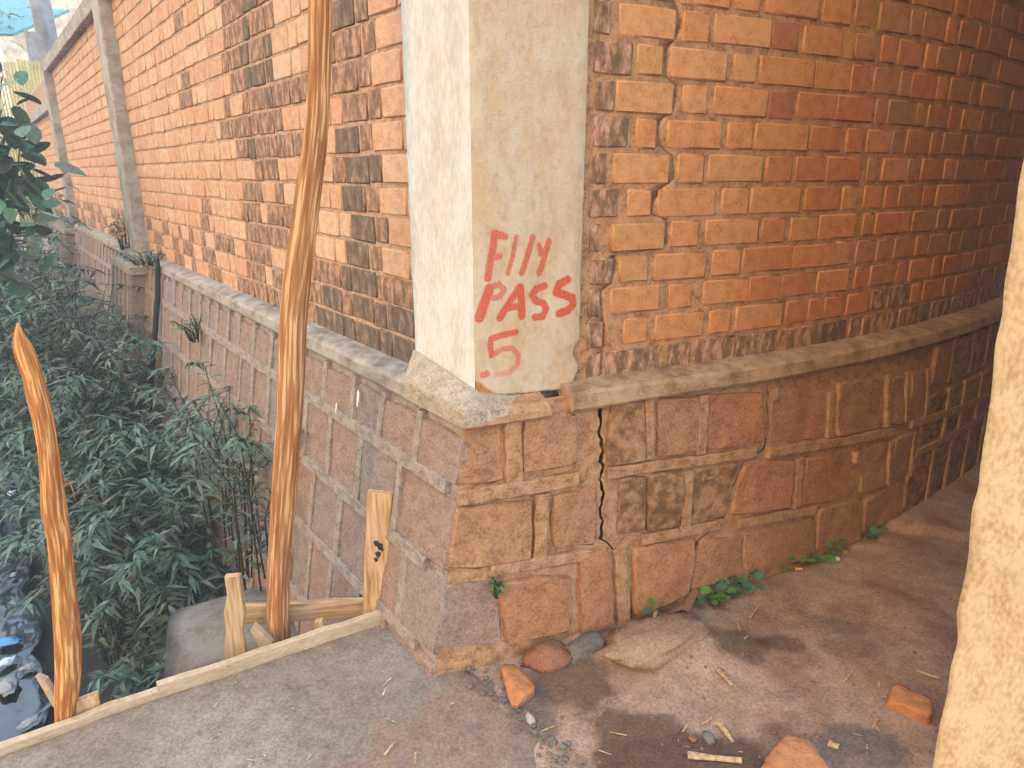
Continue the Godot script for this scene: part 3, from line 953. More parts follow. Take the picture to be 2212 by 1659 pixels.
	for q in strips:
		var f: Callable = zc if q[0] == "c" else zb
		var line := []
		for i in range(2, q.size(), 2):
			var c: Vector2 = f.call(q[i], q[i + 1])
			c.y = minf(c.y, 0.85)
			line.append(c)
		if absf(line[0].x - line[-1].x) > 0.07: line.reverse()
		part(o, "raised_joint", strip_mesh(alley_base, line, q[1], 0.009, 1500 + n), M.pointing_warm)
		n += 1
	# farther along the curve: courses at the same levels
	for lv in [[0.62, 0.85, zb(1760, 300).x], [0.33, 0.6, zb(1700, 600).x], [0.0, 0.31, zb(1640, 830).x]]:
		var s: float = lv[2] + 0.01
		while s < 4.6:
			var wd := rng.randf_range(0.19, 0.27)
			part(o, "stone", stone_mesh(alley_base, [Vector2(s + 0.012, lv[0] + 0.014), Vector2(s + 0.012, lv[1] - 0.014), Vector2(s + wd - 0.012, lv[1] - 0.014), Vector2(s + wd - 0.012, lv[0] + 0.014)], 0.003, 1800 + n, 0.006, 6), M[["stone_warm", "stone_warm", "stone_mouldy"][rng.randi() % 3]])
			part(o, "raised_joint", strip_mesh(alley_base, [Vector2(s + wd, lv[0] + 0.01), Vector2(s + wd, lv[1] - 0.01)], 0.03, 0.009, 1900 + n), M.pointing_warm)
			s += wd
			n += 1
		if lv[0] > 0.1 and lv[0] < 0.5:
			var line := []
			for i in 12: line.append(Vector2(lerpf(4.6, lv[2], i / 11.0), lv[0] - 0.015 + 0.01 * nz.get_noise_1d(i * 30.0)))
			part(o, "raised_joint", strip_mesh(alley_base, line, 0.034, 0.009, 2000), M.pointing_warm)
	# faint red painted characters on the corner stone
	for stroke in [[[325, 235], [308, 245], [312, 268], [335, 270]], [[385, 240], [388, 270]], [[372, 252], [405, 245]], [[312, 375], [318, 395], [335, 395], [338, 372], [322, 368], [312, 375]], [[385, 365], [365, 368], [362, 380], [380, 382], [378, 400], [360, 402]], [[412, 370], [425, 380], [422, 398], [405, 398], [402, 378], [412, 370]], [[250, 418], [295, 415]], [[270, 465], [400, 448]]]:
		var line: Array = stroke.map(func(p): return zc(p[0], p[1]))
		var pm := mb()
		for i in line.size() - 1:
			var pa: Vector2 = line[i]; var pb: Vector2 = line[i + 1]
			var side := (pb - pa).normalized().orthogonal() * 0.0016
			quad(pm, alley_base(pa.x - side.x, pa.y - side.y, 0.012), alley_base(pa.x + side.x, pa.y + side.y, 0.012), alley_base(pb.x + side.x, pb.y + side.y, 0.012), alley_base(pb.x - side.x, pb.y - side.y, 0.012))
		part(o, "painted_mark", done(pm), M.chalk_red)

func follow(pts: Array, h: float) -> float:
	if h > pts[0].y: return pts[0].x
	for i in pts.size() - 1:
		if h <= pts[i].y and h > pts[i + 1].y:
			return lerpf(pts[i].x, pts[i + 1].x, (pts[i].y - h) / (pts[i].y - pts[i + 1].y))
	return pts[-1].x

func crack_gap(h: float) -> float: return maxf(0.0012, 0.003 + 0.006 * nz.get_noise_1d(h * 200.0) + (0.002 if h > 0.6 and h < 2.0 else 0.0))

func crack_base(h: float) -> float:
	if BASE_CRACK.is_empty(): BASE_CRACK = [zb(215, 300), zb(235, 420), zb(240, 560), zb(250, 690), zb(240, 850), zb(240, 1000), zb(300, 1060), zb(370, 1260), zb(378, 1400)]
	return follow(BASE_CRACK, h) + 0.016 * nz.get_noise_1d(h * 330.0)

func crack_two(h: float) -> float:
	if SECOND_CRACK.is_empty(): SECOND_CRACK = [zb(1015, 300), zb(1022, 380), zb(1022, 480), zb(1000, 585), zb(905, 650), zb(860, 760), zb(815, 880), zb(805, 930), zb(690, 1010), zb(650, 1160), zb(640, 1240)]
	return follow(SECOND_CRACK, h) + 0.008 * nz.get_noise_1d(h * 300.0 + 90.0)
var SECOND_CRACK := []
var BASE_CRACK := []

# ------------------------------------------------------------------ corner pillar
const PC := Vector2(-0.1124, -2.0118)          # arris between its two faces
const PR := Vector2(0.9065, -0.4222)           # along the face with the lettering
const PRN := Vector2(0.4222, 0.9065)
const PW := 0.366
const PH0 := 0.84
const PH1 := 3.1

func pz(x: float, y: float) -> Vector2:        # crop of the lettering -> (along the face, height)
	var r := ray((1850.0 + x / 2.074) / 1.85172, (850.0 + y / 2.074) / 1.85172)
	var k := PC.dot(PRN) / (r.x * PRN.x + r.z * PRN.y)
	return Vector2((Vector2(r.x, r.z) * k - PC).dot(PR), EYE + r.y * k)

func pillar_images() -> Array:
	var ppm := 640.0
	var w := int(PW * ppm) + 8; var h := int((PH1 - PH0) * ppm)
	# strokes: radius, strength, points in the crop
	var strokes := [
		[28, 0.8, 265, 170, 250, 300, 225, 420, 205, 540], [28, 0.75, 260, 175, 350, 195], [24, 0.7, 235, 370, 310, 360],
		[20, 0.75, 445, 200, 415, 360, 375, 500], [24, 0.8, 580, 205, 540, 350, 490, 500],
		[22, 0.8, 635, 270, 652, 335], [20, 0.75, 645, 345, 690, 300], [24, 0.8, 715, 235, 668, 400, 635, 500],
		[36, 0.85, 222, 630, 190, 720, 140, 870], [23, 0.7, 230, 620, 300, 595, 345, 640, 310, 690, 260, 708],
		[28, 0.88, 470, 615, 390, 740, 310, 870], [31, 0.9, 475, 620, 490, 740, 490, 855], [26, 0.85, 385, 790, 480, 770],
		[27, 0.88, 680, 605, 610, 630, 575, 680, 610, 735, 670, 750, 690, 800, 665, 860, 600, 865],
		[31, 0.92, 870, 555, 800, 590, 775, 660, 840, 680, 910, 705, 915, 760, 870, 810, 800, 835],
		[24, 0.85, 440, 990, 320, 1015, 235, 1045], [24, 0.85, 235, 1045, 228, 1110, 240, 1180],
		[22, 0.62, 240, 1185, 330, 1130, 410, 1120, 460, 1180, 455, 1260], [22, 0.36, 455, 1260, 390, 1320, 280, 1340], [26, 0.7, 170, 1345, 200, 1335]]
	var paint: PackedFloat32Array = []
	paint.resize(w * h)
	for s in strokes:
		var rad: float = s[0] / 2.074 / 1.85172 / F * 2.15 * ppm * 1.28
		for i in range(2, s.size() - 2, 2):
			var a := pz(s[i], s[i + 1]); var b := pz(s[i + 2], s[i + 3])
			var pa := Vector2(a.x, PH1 - a.y) * ppm; var pb := Vector2(b.x, PH1 - b.y) * ppm
			for y in range(int(minf(pa.y, pb.y) - rad - 3), int(maxf(pa.y, pb.y) + rad + 4)):
				for x in range(int(minf(pa.x, pb.x) - rad - 3), int(maxf(pa.x, pb.x) + rad + 4)):
					if x < 0 or y < 0 or x >= w or y >= h: continue
					var p := Vector2(x, y)
					var q := Geometry2D.get_closest_point_to_segment(p, pa, pb)
					var d := p.distance_to(q) + 1.6 * nz.get_noise_2d(x * 5.0, y * 5.0)
					var k: float = clampf((rad - d) / 2.2, 0.0, 1.0) * minf(1.0, s[1] * 1.1)
					k *= 1.0 - 0.55 * clampf(nz.get_noise_2d(x * 9.0 + 300.0, y * 9.0) * 2.2 - 0.15, 0.0, 1.0)
					paint[y * w + x] = maxf(paint[y * w + x], k)
	var im := Image.create(w, h, false, Image.FORMAT_RGB8)
	var hm := Image.create(w, h, false, Image.FORMAT_L8)
	var base := Color(0.54, 0.42, 0.272); var tan_ := Color(0.50, 0.355, 0.20); var pale := Color(0.56, 0.475, 0.35); var dark := Color(0.36, 0.275, 0.18); var red := Color(0.52, 0.07, 0.035)
	for y in h:
		for x in w:
			var c1 := nz.get_noise_2d(x * 0.3 + 70.0, y * 0.16) * 0.7 + nz.get_noise_2d(x * 0.9, y * 0.6 + 300.0) * 0.4
			var c2 := nz.get_noise_2d(x * 1.6 + 500.0, y * 1.2)
			var c3 := nz.get_noise_2d(x * 7.0, y * 7.0 + 900.0)
			var c := base.lerp(tan_, clampf(c1 * 1.5 + 0.35 + c2 * 0.5, 0, 1)).lerp(pale, clampf(-c1 * 1.4 + c2 * 0.7 - 0.1, 0, 0.8))
			c = c.lerp(dark, clampf(c2 * 1.3 + c3 * 0.8 - 0.42, 0, 0.75))
			c = c.lerp(dark, clampf(nz.get_noise_2d(x * 0.5 + 900.0, y * 0.22 + 40.0) * 1.6 - 0.4 + c3 * 0.3, 0, 0.3))
			c = c * (1.0 + 0.13 * c3)
			var k := paint[y * w + x]
			if k > 0.0: c = c.lerp(red * (1.0 + 0.25 * c3), k)
			im.set_pixel(x, y, c.linear_to_srgb())
			hm.set_pixel(x, y, Color.WHITE * clampf(0.5 + 0.3 * c3 + 0.25 * c2, 0, 1))
	return [ImageTexture.create_from_image(im), ImageTexture.create_from_image(hm)]

func build_pillar() -> void:
	var o := thing("corner_pillar", "pale concrete corner pillar between the two brick walls with red painted FIN PASS 5", "pillar", Vector3(PC.x, 0.85, PC.y))
	var face: StandardMaterial3D = M.pillar_face
	var tx := pillar_images()
	face.albedo_texture = tx[0]
	face.heightmap_enabled = true
	face.heightmap_texture = tx[1]
	face.heightmap_scale = 0.25
	# lettered face: uneven right arris and broken lower edge
	var st := mb()
	var nh := 130; var na := 18
	var low := [pz(90, 1395), pz(150, 1430), pz(250, 1500), pz(330, 1520), pz(600, 1495), pz(900, 1465), pz(945, 1440)]
	var lowest := func(a: float) -> float:
		if a <= low[0].x: return low[0].y + (low[0].x - a) * 0.3
		for i in low.size() - 1:
			if a <= low[i + 1].x: return lerpf(low[i].y, low[i + 1].y, (a - low[i].x) / (low[i + 1].x - low[i].x))
		return low[-1].y
	var rows := []; var uvs := []; var side := []
	for j in nh + 1:
		var row: PackedVector3Array = []; var ur: PackedVector2Array = []
		var f := pow(float(j) / nh, 1.3)
		var href := lerpf(0.87, PH1, f)
		var rw := PW + 0.004 * nz.get_noise_1d(href * 200.0) + 0.004 * nz.get_noise_1d(href * 40.0)
		if href < 1.02: rw -= 0.012 + 0.010 * sin((1.02 - href) * 55.0)
		for i in na + 1:
			var a := rw * i / na
			var lo: float = lowest.call(a) + 0.0025 * nz.get_noise_1d(a * 900.0)
			var h := lerpf(lo, PH1, f)
			var off := 0.002 * nz.get_noise_2d(a * 160.0, h * 160.0)
			if i == 0: off -= 0.004
			if i == na: off -= 0.005
			if j == 0: off -= 0.006
			var q := PC + PR * a + PRN * off
			row.append(Vector3(q.x, h, q.y)); ur.append(Vector2(a / PW * (PW * 640.0) / (int(PW * 640.0) + 8), (PH1 - h) / (PH1 - PH0)))
		rows.append(row); uvs.append(ur)
	for j in nh:
		for i in na:
			for e in [[j, i], [j + 1, i], [j + 1, i + 1], [j, i], [j + 1, i + 1], [j, i + 1]]:
				st.set_uv(uvs[e[0]][e[1]])
				st.add_vertex(rows[e[0]][e[1]])
	st.generate_normals(); st.generate_tangents()
	part(o, "lettered_face", st.commit(), face)
	# return of that face into the wall and its broken under-edge
	st = mb()
	side = []
	for j in nh + 1:
		var p: Vector3 = rows[j][na]
		side.append(PackedVector3Array([p, p - Vector3(PRN.x, 0, PRN.y) * 0.02 + Vector3(PR.x, 0, PR.y) * 0.003, p - Vector3(PRN.x, 0, PRN.y) * 0.09]))
	grid(st, side)
	var under := [PackedVector3Array(), PackedVector3Array()]
	for i in na + 1:
		var p: Vector3 = rows[0][i]
		under[0].append(p - Vector3(PRN.x, 0, PRN.y) * 0.05); under[1].append(p)
	grid(st, under)
	part(o, "broken_edge", done(st), M.pillar_rough)
	# whitewashed face towards the ditch
	st = mb()
	rows = []
	for j in 100:
		var f := pow(j / 99.0, 1.2)
		var row: PackedVector3Array = []
		for i in 15:
			var a := 0.366 * (1.0 - i / 14.0)
			var h0 := 0.94 + 0.053 * a / 0.366 + 0.004 * nz.get_noise_1d(a * 400.0)
			var h := lerpf(h0, PH1, f)
			var q := PC + DL * a + NL * (0.0015 * nz.get_noise_2d(a * 150.0, h * 150.0) - (0.004 if i == 14 else 0.0))
			if i == 14: q = PC - PRN * 0.004
			row.append(Vector3(q.x, h, q.y))
		var e := PC + DL * 0.368 - NL * 0.08
		row.insert(0, Vector3(e.x, row[0].y, e.y))
		rows.append(row)
	grid(st, rows)
	part(o, "whitewashed_face", done(st), M.pillar_white)
	# rough render below it, stepping out to the face of the ledge
	st = mb()
	rows = []
	var tip := ditch_base(corner_t(0.9, 0.026), 0.9, 0.026)
	var left_end := lp(-0.4836 + 0.29, 0.9, 0.112)
	for j in 12:
		var row: PackedVector3Array = []
		for i in 31:
			var g := minf(i / 20.0, 1.0)
			var tq := PC + DL * (0.37 * (1.0 - g)) + NL * 0.004
			var top := Vector3(tq.x, 0.945 + 0.053 * (1.0 - g), tq.y)
			var low_ := left_end.lerp(tip, g)
			low_.y = 0.918
			if i > 20:      # and round the arris onto the band below the lettering
				var w := (i - 20) / 10.0
				var tr := PC + PR * (0.17 * w) - PRN * 0.004
				top = Vector3(tr.x, lerpf(0.945, 0.902, pow(w, 0.6)), tr.y)
				low_ = tip + Vector3(PR.x, 0, PR.y) * 0.16 * w - Vector3(PRN.x, 0, PRN.y) * 0.012 * w
				low_.y = lerpf(0.918, 0.876, w)
			var p := low_
			if j == 0: p = Vector3(low_.x, 0.858, low_.z)
			elif j == 1: p = Vector3(low_.x, 0.895, low_.z)
			else: p = low_.lerp(top, (j - 2) / 9.0) + Vector3.UP * 0.003 * sin(PI * (j - 2) / 9.0)
			row.append(p + Vector3(NL.x, 0.3, NL.y) * 0.006 * nz.get_noise_2d(g * 300.0, j * 25.0))
		rows.append(row)
	grid(st, oriented(rows, Vector3(NL.x, 0.4, NL.y)))
	part(o, "rough_foot", done(st), M.pillar_rough)
	# exposed brick where the corner render broke off
	st = mb()
	var bm := brick_mesh(0.10, 0.075, 0.04, 77, 0.004)
	var q := PC + PR * 0.052 - PRN * 0.004
	st.append_from(bm, 0, Transform3D(Basis(Vector3(PR.x, 0, PR.y), Vector3.UP, Vector3(PRN.x, 0, PRN.y)), Vector3(q.x, 0.935, q.y)))
	part(o, "exposed_brick", st.commit(), M.rubble_orange)
	# core so that no light leaks between the faces
	st = mb()
	rows = []
	for h in [0.86, PH1]:
		var row: PackedVector3Array = []
		for e in [PC + DL * 0.34 - NL * 0.02, PC - PRN * 0.02 - NL * 0.0, PC + PR * 0.34 - PRN * 0.02, PC + PR * 0.3 + DL * 0.3]:
			row.append(Vector3(e.x, h, e.y))
		rows.append(row)
	grid(st, rows)
	quad(st, rows[1][0], rows[1][3], rows[1][2], rows[1][1])
	part(o, "core", done(st), M.pillar_rough)

func build_plaster_wall() -> void:
	var o := thing("plaster_wall", "sunlit tan mud-plastered wall end with a wavy edge across the alley", "wall", Vector3(1.6, 0, -1.5))
	var n := Vector2(-0.12, 0.99).normalized()
	var p0 := Vector2(1.15, -1.46)
	var along := Vector2(n.y, -n.x)
	var prof := []
	for e in [[2350, -300], [2290, 0], [2232, 280], [2212, 380], [2196, 500], [2180, 600], [2168, 700], [2158, 740], [2150, 830], [2133, 950], [2118, 1060], [2104, 1110], [2098, 1200], [2086, 1270], [2071, 1330], [2074, 1390], [2058, 1450], [2052, 1500], [2036, 1570], [2026, 1620], [2020, 1659], [1990, 1800], [1960, 1900]]:
		var r := ray(e[0], e[1])
		var k := p0.dot(n) / (r.x * n.x + r.z * n.y)
		prof.append(Vector2((Vector2(r.x, r.z) * k - p0).dot(along), EYE + r.y * k))
	var edge := func(h: float) -> float:
		if h >= prof[0].y: return prof[0].x
		for i in prof.size() - 1:
			if h <= prof[i].y and h > prof[i + 1].y: return lerpf(prof[i].x, prof[i + 1].x, (prof[i].y - h) / (prof[i].y - prof[i + 1].y))
		return prof[-1].x
	var rows := []
	var nh := 130
	for j in nh + 1:
		var h := -0.1 + 2.9 * j / nh if j < nh - 8 else -0.1 + 2.9 * (nh - 9) / nh + 0.3 * (j - nh + 9)  # upper rows stretched well above the frame to darken the alley
		var e: float = edge.call(h) + 0.003 * nz.get_noise_1d(h * 160.0)
		var row: PackedVector3Array = []
		var c := p0 + along * e
		for k in [[3.3, -3.0], [1.7, -1.25], [0.25, -0.19], [0.05, -0.07], [0.012, -0.03], [0.0, -0.012]]:
			var q: Vector2 = c + along * float(k[0]) + n * float(k[1])
			row.append(Vector3(q.x, h, q.y))
		var x := 0.012
		while x < 2.6:
			var q := c + along * x + n * (0.010 * nz.get_noise_2d((e + x) * 60.0, h * 60.0) + 0.003 * nz.get_noise_2d((e + x) * 260.0, h * 260.0))
			row.append(Vector3(q.x, h, q.y))
			x += 0.025 if x < 0.4 else 0.3
		rows.append(row)
	var st := mb()
	grid(st, rows)
	part(o, "plaster_face", done(st), M.plaster)
	st = mb()
	var top: PackedVector3Array = rows[-1]
	for i in range(1, top.size() - 1): tri(st, top[0], top[i + 1], top[i])
	part(o, "wall_top", done(st), M.plaster)
	# added unseen eave shading the alley from above the frame
	st = mb()
	board(st, Vector3(1.75, 3.55, -2.15), Vector3(5.4, 3.55, -5.9), Vector3(0.62, 0.25, 0.6).normalized() * 1.9, Vector3(0, 0.05, 0), 3.0, 0.0)
	part(o, "shade_eave", done(st), M.pole_grey)
	var shade_house := thing("house", "unseen plain plastered house added to shade the far end of the alley", "house", Vector3(5.6, 0, -7.6))  # added out of view to block sky light at the far end
	st = mb()
	board(st, Vector3(3.9, 2.4, -7.2), Vector3(7.2, 2.4, -5.4), Vector3.UP * 4.9, Vector3(0.5, 0, -0.87) * 0.3, 3.0, 0.0)
	part(shade_house, "wall", done(st), M.plaster)
	st = mb()
	board(st, Vector3(5.3, 1.05, -6.25), Vector3(6.0, 1.05, -5.87), Vector3.UP * 2.05, Vector3(0.5, 0, -0.87) * 0.06, 3.0, 0.0)
	part(shade_house, "door", done(st), M.wood_grey)

# ------------------------------------------------------------------ ground
func blob(u: float, v: float, au: float, av: float, p: Vector3) -> float:
	var c := on_y(u, v, 0.0)
	var ax := absf(on_y(u + au, v, 0.0).x - c.x)
	var az := absf(on_y(u, v + av, 0.0).z - on_y(u, v - av, 0.0).z) * 0.5
	var d := Vector2((p.x - c.x) / ax, (p.z - c.z) / az).length()
	d += 0.35 * nz.get_noise_2d(p.x * 110.0, p.z * 110.0) + 0.18 * nz.get_noise_2d(p.x * 420.0, p.z * 420.0)
	return clampf((1.0 - d) * 4.0 + 0.5, 0.0, 1.0)

func ground_y(x: float, z: float) -> float:
	var y := -0.012 + 0.010 * nz.get_noise_2d(x * 45.0, z * 45.0) + 0.004 * nz.get_noise_2d(x * 200.0, z * 200.0)
	# hump against the wall, and a trodden step farther into the alley
	var a := Vector2((x - 0.56) / 0.33, (z + 2.02) / 0.16)
	y += 0.05 * exp(-a.length_squared() * 1.3)
	var b := (x - 1.85) * 0.35 - (z + 2.85) * 0.94
	y += 0.035 * smoothstep(-0.02, 0.02, b + 0.05 * nz.get_noise_1d(x * 60.0))
	return y

func build_ground() -> void:
	# wide sheet: ditch bed and land out to the horizon
	var st := mb()
	var rows := []
	for j in 41:
		var row: PackedVector3Array = []
		var z := lerpf(60.0, -160.0, j / 40.0)
		for i in 41: row.append(Vector3(lerpf(-160, 160, i / 40.0), -1.36, z))
		rows.append(row)
	grid(st, rows)
	solo("ground", done(st), M.mud, "dark muddy ditch bed and land beyond", "", "", "structure")
	# yard of beaten earth round the corner, standing above the ditch
	st = mb()
	var rim := [Vector3(-5.0, 0, 1.2), Vector3(-1.52, 0, -1.52), Vector3(-0.5, 0, -2.16), Vector3(-0.3, 0, -2.4), Vector3(-0.3, 0, -8.0), Vector3(9.0, 0, -8.0), Vector3(9.0, 0, 9.0), Vector3(-5.0, 0, 9.0)]
	for i in rim.size():
		var a: Vector3 = rim[i]; var b: Vector3 = rim[(i + 1) % rim.size()]
		var c := Vector3(1.5, 0, 0.0)
		tri(st, Vector3(c.x, -0.06, c.z), Vector3(a.x, -0.06, a.z), Vector3(b.x, -0.06, b.z))
		quad(st, Vector3(b.x, -1.4, b.z), Vector3(b.x, -0.06, b.z), Vector3(a.x, -0.06, a.z), Vector3(a.x, -1.4, a.z))
	solo("yard", done(st), M.rubble_red, "beaten reddish earth bank under the slab and path", "", "", "structure")
	# the path itself, dense, coloured by its damp and trodden patches
	st = mb()
	var x0 := -0.5; var x1 := 4.3; var z0 := -0.9; var z1 := -5.0; var d := 0.018
	var ni := int((x1 - x0) / d); var nj := int((z0 - z1) / d)
	var dry := Color(0.45, 0.285, 0.19); var pale := Color(0.51, 0.35, 0.245); var damp := Color(0.145, 0.082, 0.052); var grey := Color(0.15, 0.12, 0.10); var red := Color(0.30, 0.15, 0.085)
	var pts: PackedVector3Array = []; var cols: PackedColorArray = []
	for j in nj + 1:
		for i in ni + 1:
			var x := x0 + d * i; var z := z0 - d * j
			var p := Vector3(x, ground_y(x, z), z)
			pts.append(p)
			var c1 := nz.get_noise_2d(x * 70.0, z * 70.0); var c2 := nz.get_noise_2d(x * 260.0 + 400.0, z * 260.0)
			var c := dry.lerp(pale, clampf(0.3 + c1 * 1.3 + c2 * 0.4, 0, 1)).lerp(red, clampf(-c1 * 1.2 - 0.1, 0, 0.7))
			if z > -3.2 and x < 2.2:
				for b in [[1500, 1690, 230, 120, 1.0], [1395, 1590, 120, 80, 0.85], [1230, 1470, 95, 60, 0.8], [1600, 1400, 60, 45, 0.75], [1690, 1388, 55, 18, 0.7], [1700, 1620, 60, 60, 0.5], [1310, 1365, 30, 12, 0.8], [1830, 1395, 60, 25, 0.4]]:
					var k := blob(b[0], b[1], b[2], b[3], p)
					if k > 0.0: c = c.lerp(damp, k * float(b[4]))
				for b in [[1860, 1620, 110, 70, 0.8], [1150, 1520, 60, 70, 0.7], [1800, 1345, 70, 22, 0.4]]:
					var k := blob(b[0], b[1], b[2], b[3], p)
					if k > 0.0: c = c.lerp(grey, k * float(b[4]))
				var k2 := blob(1520, 1500, 130, 45, p)
				c = c.lerp(Color(0.41, 0.27, 0.175), k2 * 0.75)
			cols.append(c * (1.0 + 0.12 * c2))
	for j in nj:
		for i in ni:
			var a := j * (ni + 1) + i
			var b := a + ni + 1
			if pts[a].z > -2.0 and pts[a].x < -0.15 : continue
			for k in [a, b, b + 1, a, b + 1, a + 1]:
				st.set_color(cols[k])
				st.add_vertex(pts[k])
	st.index()
	solo("path", done(st), M.earth, "trodden reddish earth path with damp patches along the alley", "", "", "structure")
	# new concrete slab held by the formwork
	st = mb()
	var lefts := [on_y(838, 1346, 0), on_y(600, 1432, 0), on_y(345, 1518, 0), on_y(0, 1644, 0), Vector3(-2.6, 0, -0.84), Vector3(-3.6, 0, -0.22)]
	var rights := [on_y(845, 1346, 0), on_y(1010, 1432, 0), on_y(1110, 1495, 0), on_y(1205, 1600, 0), Vector3(0.22, 0, -1.35), Vector3(0.5, 0, -0.5)]
	var rows2 := []
	for k in 5:
		for m in 26:
			if k > 0 and m == 0: continue
			var f := m / 25.0
			var a: Vector3 = lefts[k].lerp(lefts[k + 1], f); var b: Vector3 = rights[k].lerp(rights[k + 1], f)
			var row: PackedVector3Array = []
			for i in 121:
				var g := i / 120.0
				var p := a.lerp(b, g)
				p += (b - a).normalized() * g * 0.05 * nz.get_noise_2d(p.z * 70.0, 3.0) * (1.0 if k > 0 else f)
				p.y = 0.012 + 0.005 * nz.get_noise_2d(p.x * 60.0, p.z * 60.0) + 0.0016 * nz.get_noise_2d(p.x * 300.0, p.z * 300.0) - 0.05 * pow(g, 14.0)
				row.append(p)
			rows2.append(row)
	rows2 = oriented(rows2, Vector3.UP)
	var tint := func(p: Vector3) -> Color:
		var n1 := nz.get_noise_2d(p.x * 55.0, p.z * 55.0); var n2 := nz.get_noise_2d(p.x * 300.0 + 60.0, p.z * 300.0); var n3 := nz.get_noise_2d(p.x * 120.0 + 800.0, p.z * 120.0)
		var c := Color(0.30, 0.236, 0.172).lerp(Color(0.36, 0.295, 0.225), clampf(n1 * 1.4 + 0.3, 0, 1)).lerp(Color(0.215, 0.165, 0.12), clampf(-n3 * 1.4 - 0.35 + n2 * 0.3, 0, 0.45))
		# red earth trodden onto the slab from the path
		var near := clampf((p.x - (-0.34 - (p.z + 1.9) * 0.9)) / 0.3, 0.0, 1.0) if p.z > -1.95 else clampf((p.x + 0.28) / 0.25, 0.0, 1.0)
		return c.lerp(Color(0.33, 0.205, 0.135), clampf(near * 1.5 - 0.7 + n3 * 0.8 + n2 * 0.4, 0.0, 0.8)) * (1.0 + 0.12 * n2)
	for j in rows2.size() - 1:
		for i in 120:
			for e in [rows2[j][i], rows2[j + 1][i], rows2[j + 1][i + 1], rows2[j][i], rows2[j + 1][i + 1], rows2[j][i + 1]]:
				st.set_color(tint.call(e))
				st.add_vertex(e)
	solo("concrete_slab", done(st), M.earth, "fresh grey concrete slab behind the wooden formwork", "", "", "structure")
	# ditch water
	st = mb()
	var wr := []
	var wt := 0.0
	while wt < 42.0:
		var row: PackedVector3Array = []
		for i in 60:
			var off := lerpf(1.32 + 0.12 * nz.get_noise_1d(wt * 40.0), 4.4, pow(i / 59.0, 1.4))
			row.append(lp(wt - 1.0, -1.27 + 0.004 * nz.get_noise_2d(wt * 170.0, off * 170.0) + 0.002 * nz.get_noise_2d(wt * 420.0, off * 420.0 + 70.0), off))
		wr.append(row)
		wt += 0.045 if wt < 8.0 else 0.3
	grid(st, oriented(wr, Vector3.UP))
	solo("ditch_water", done(st), M.water, "dark shallow water in the ditch", "", "", "structure")

# ------------------------------------------------------------------ timber
func grain_uv(_m: String) -> void: pass

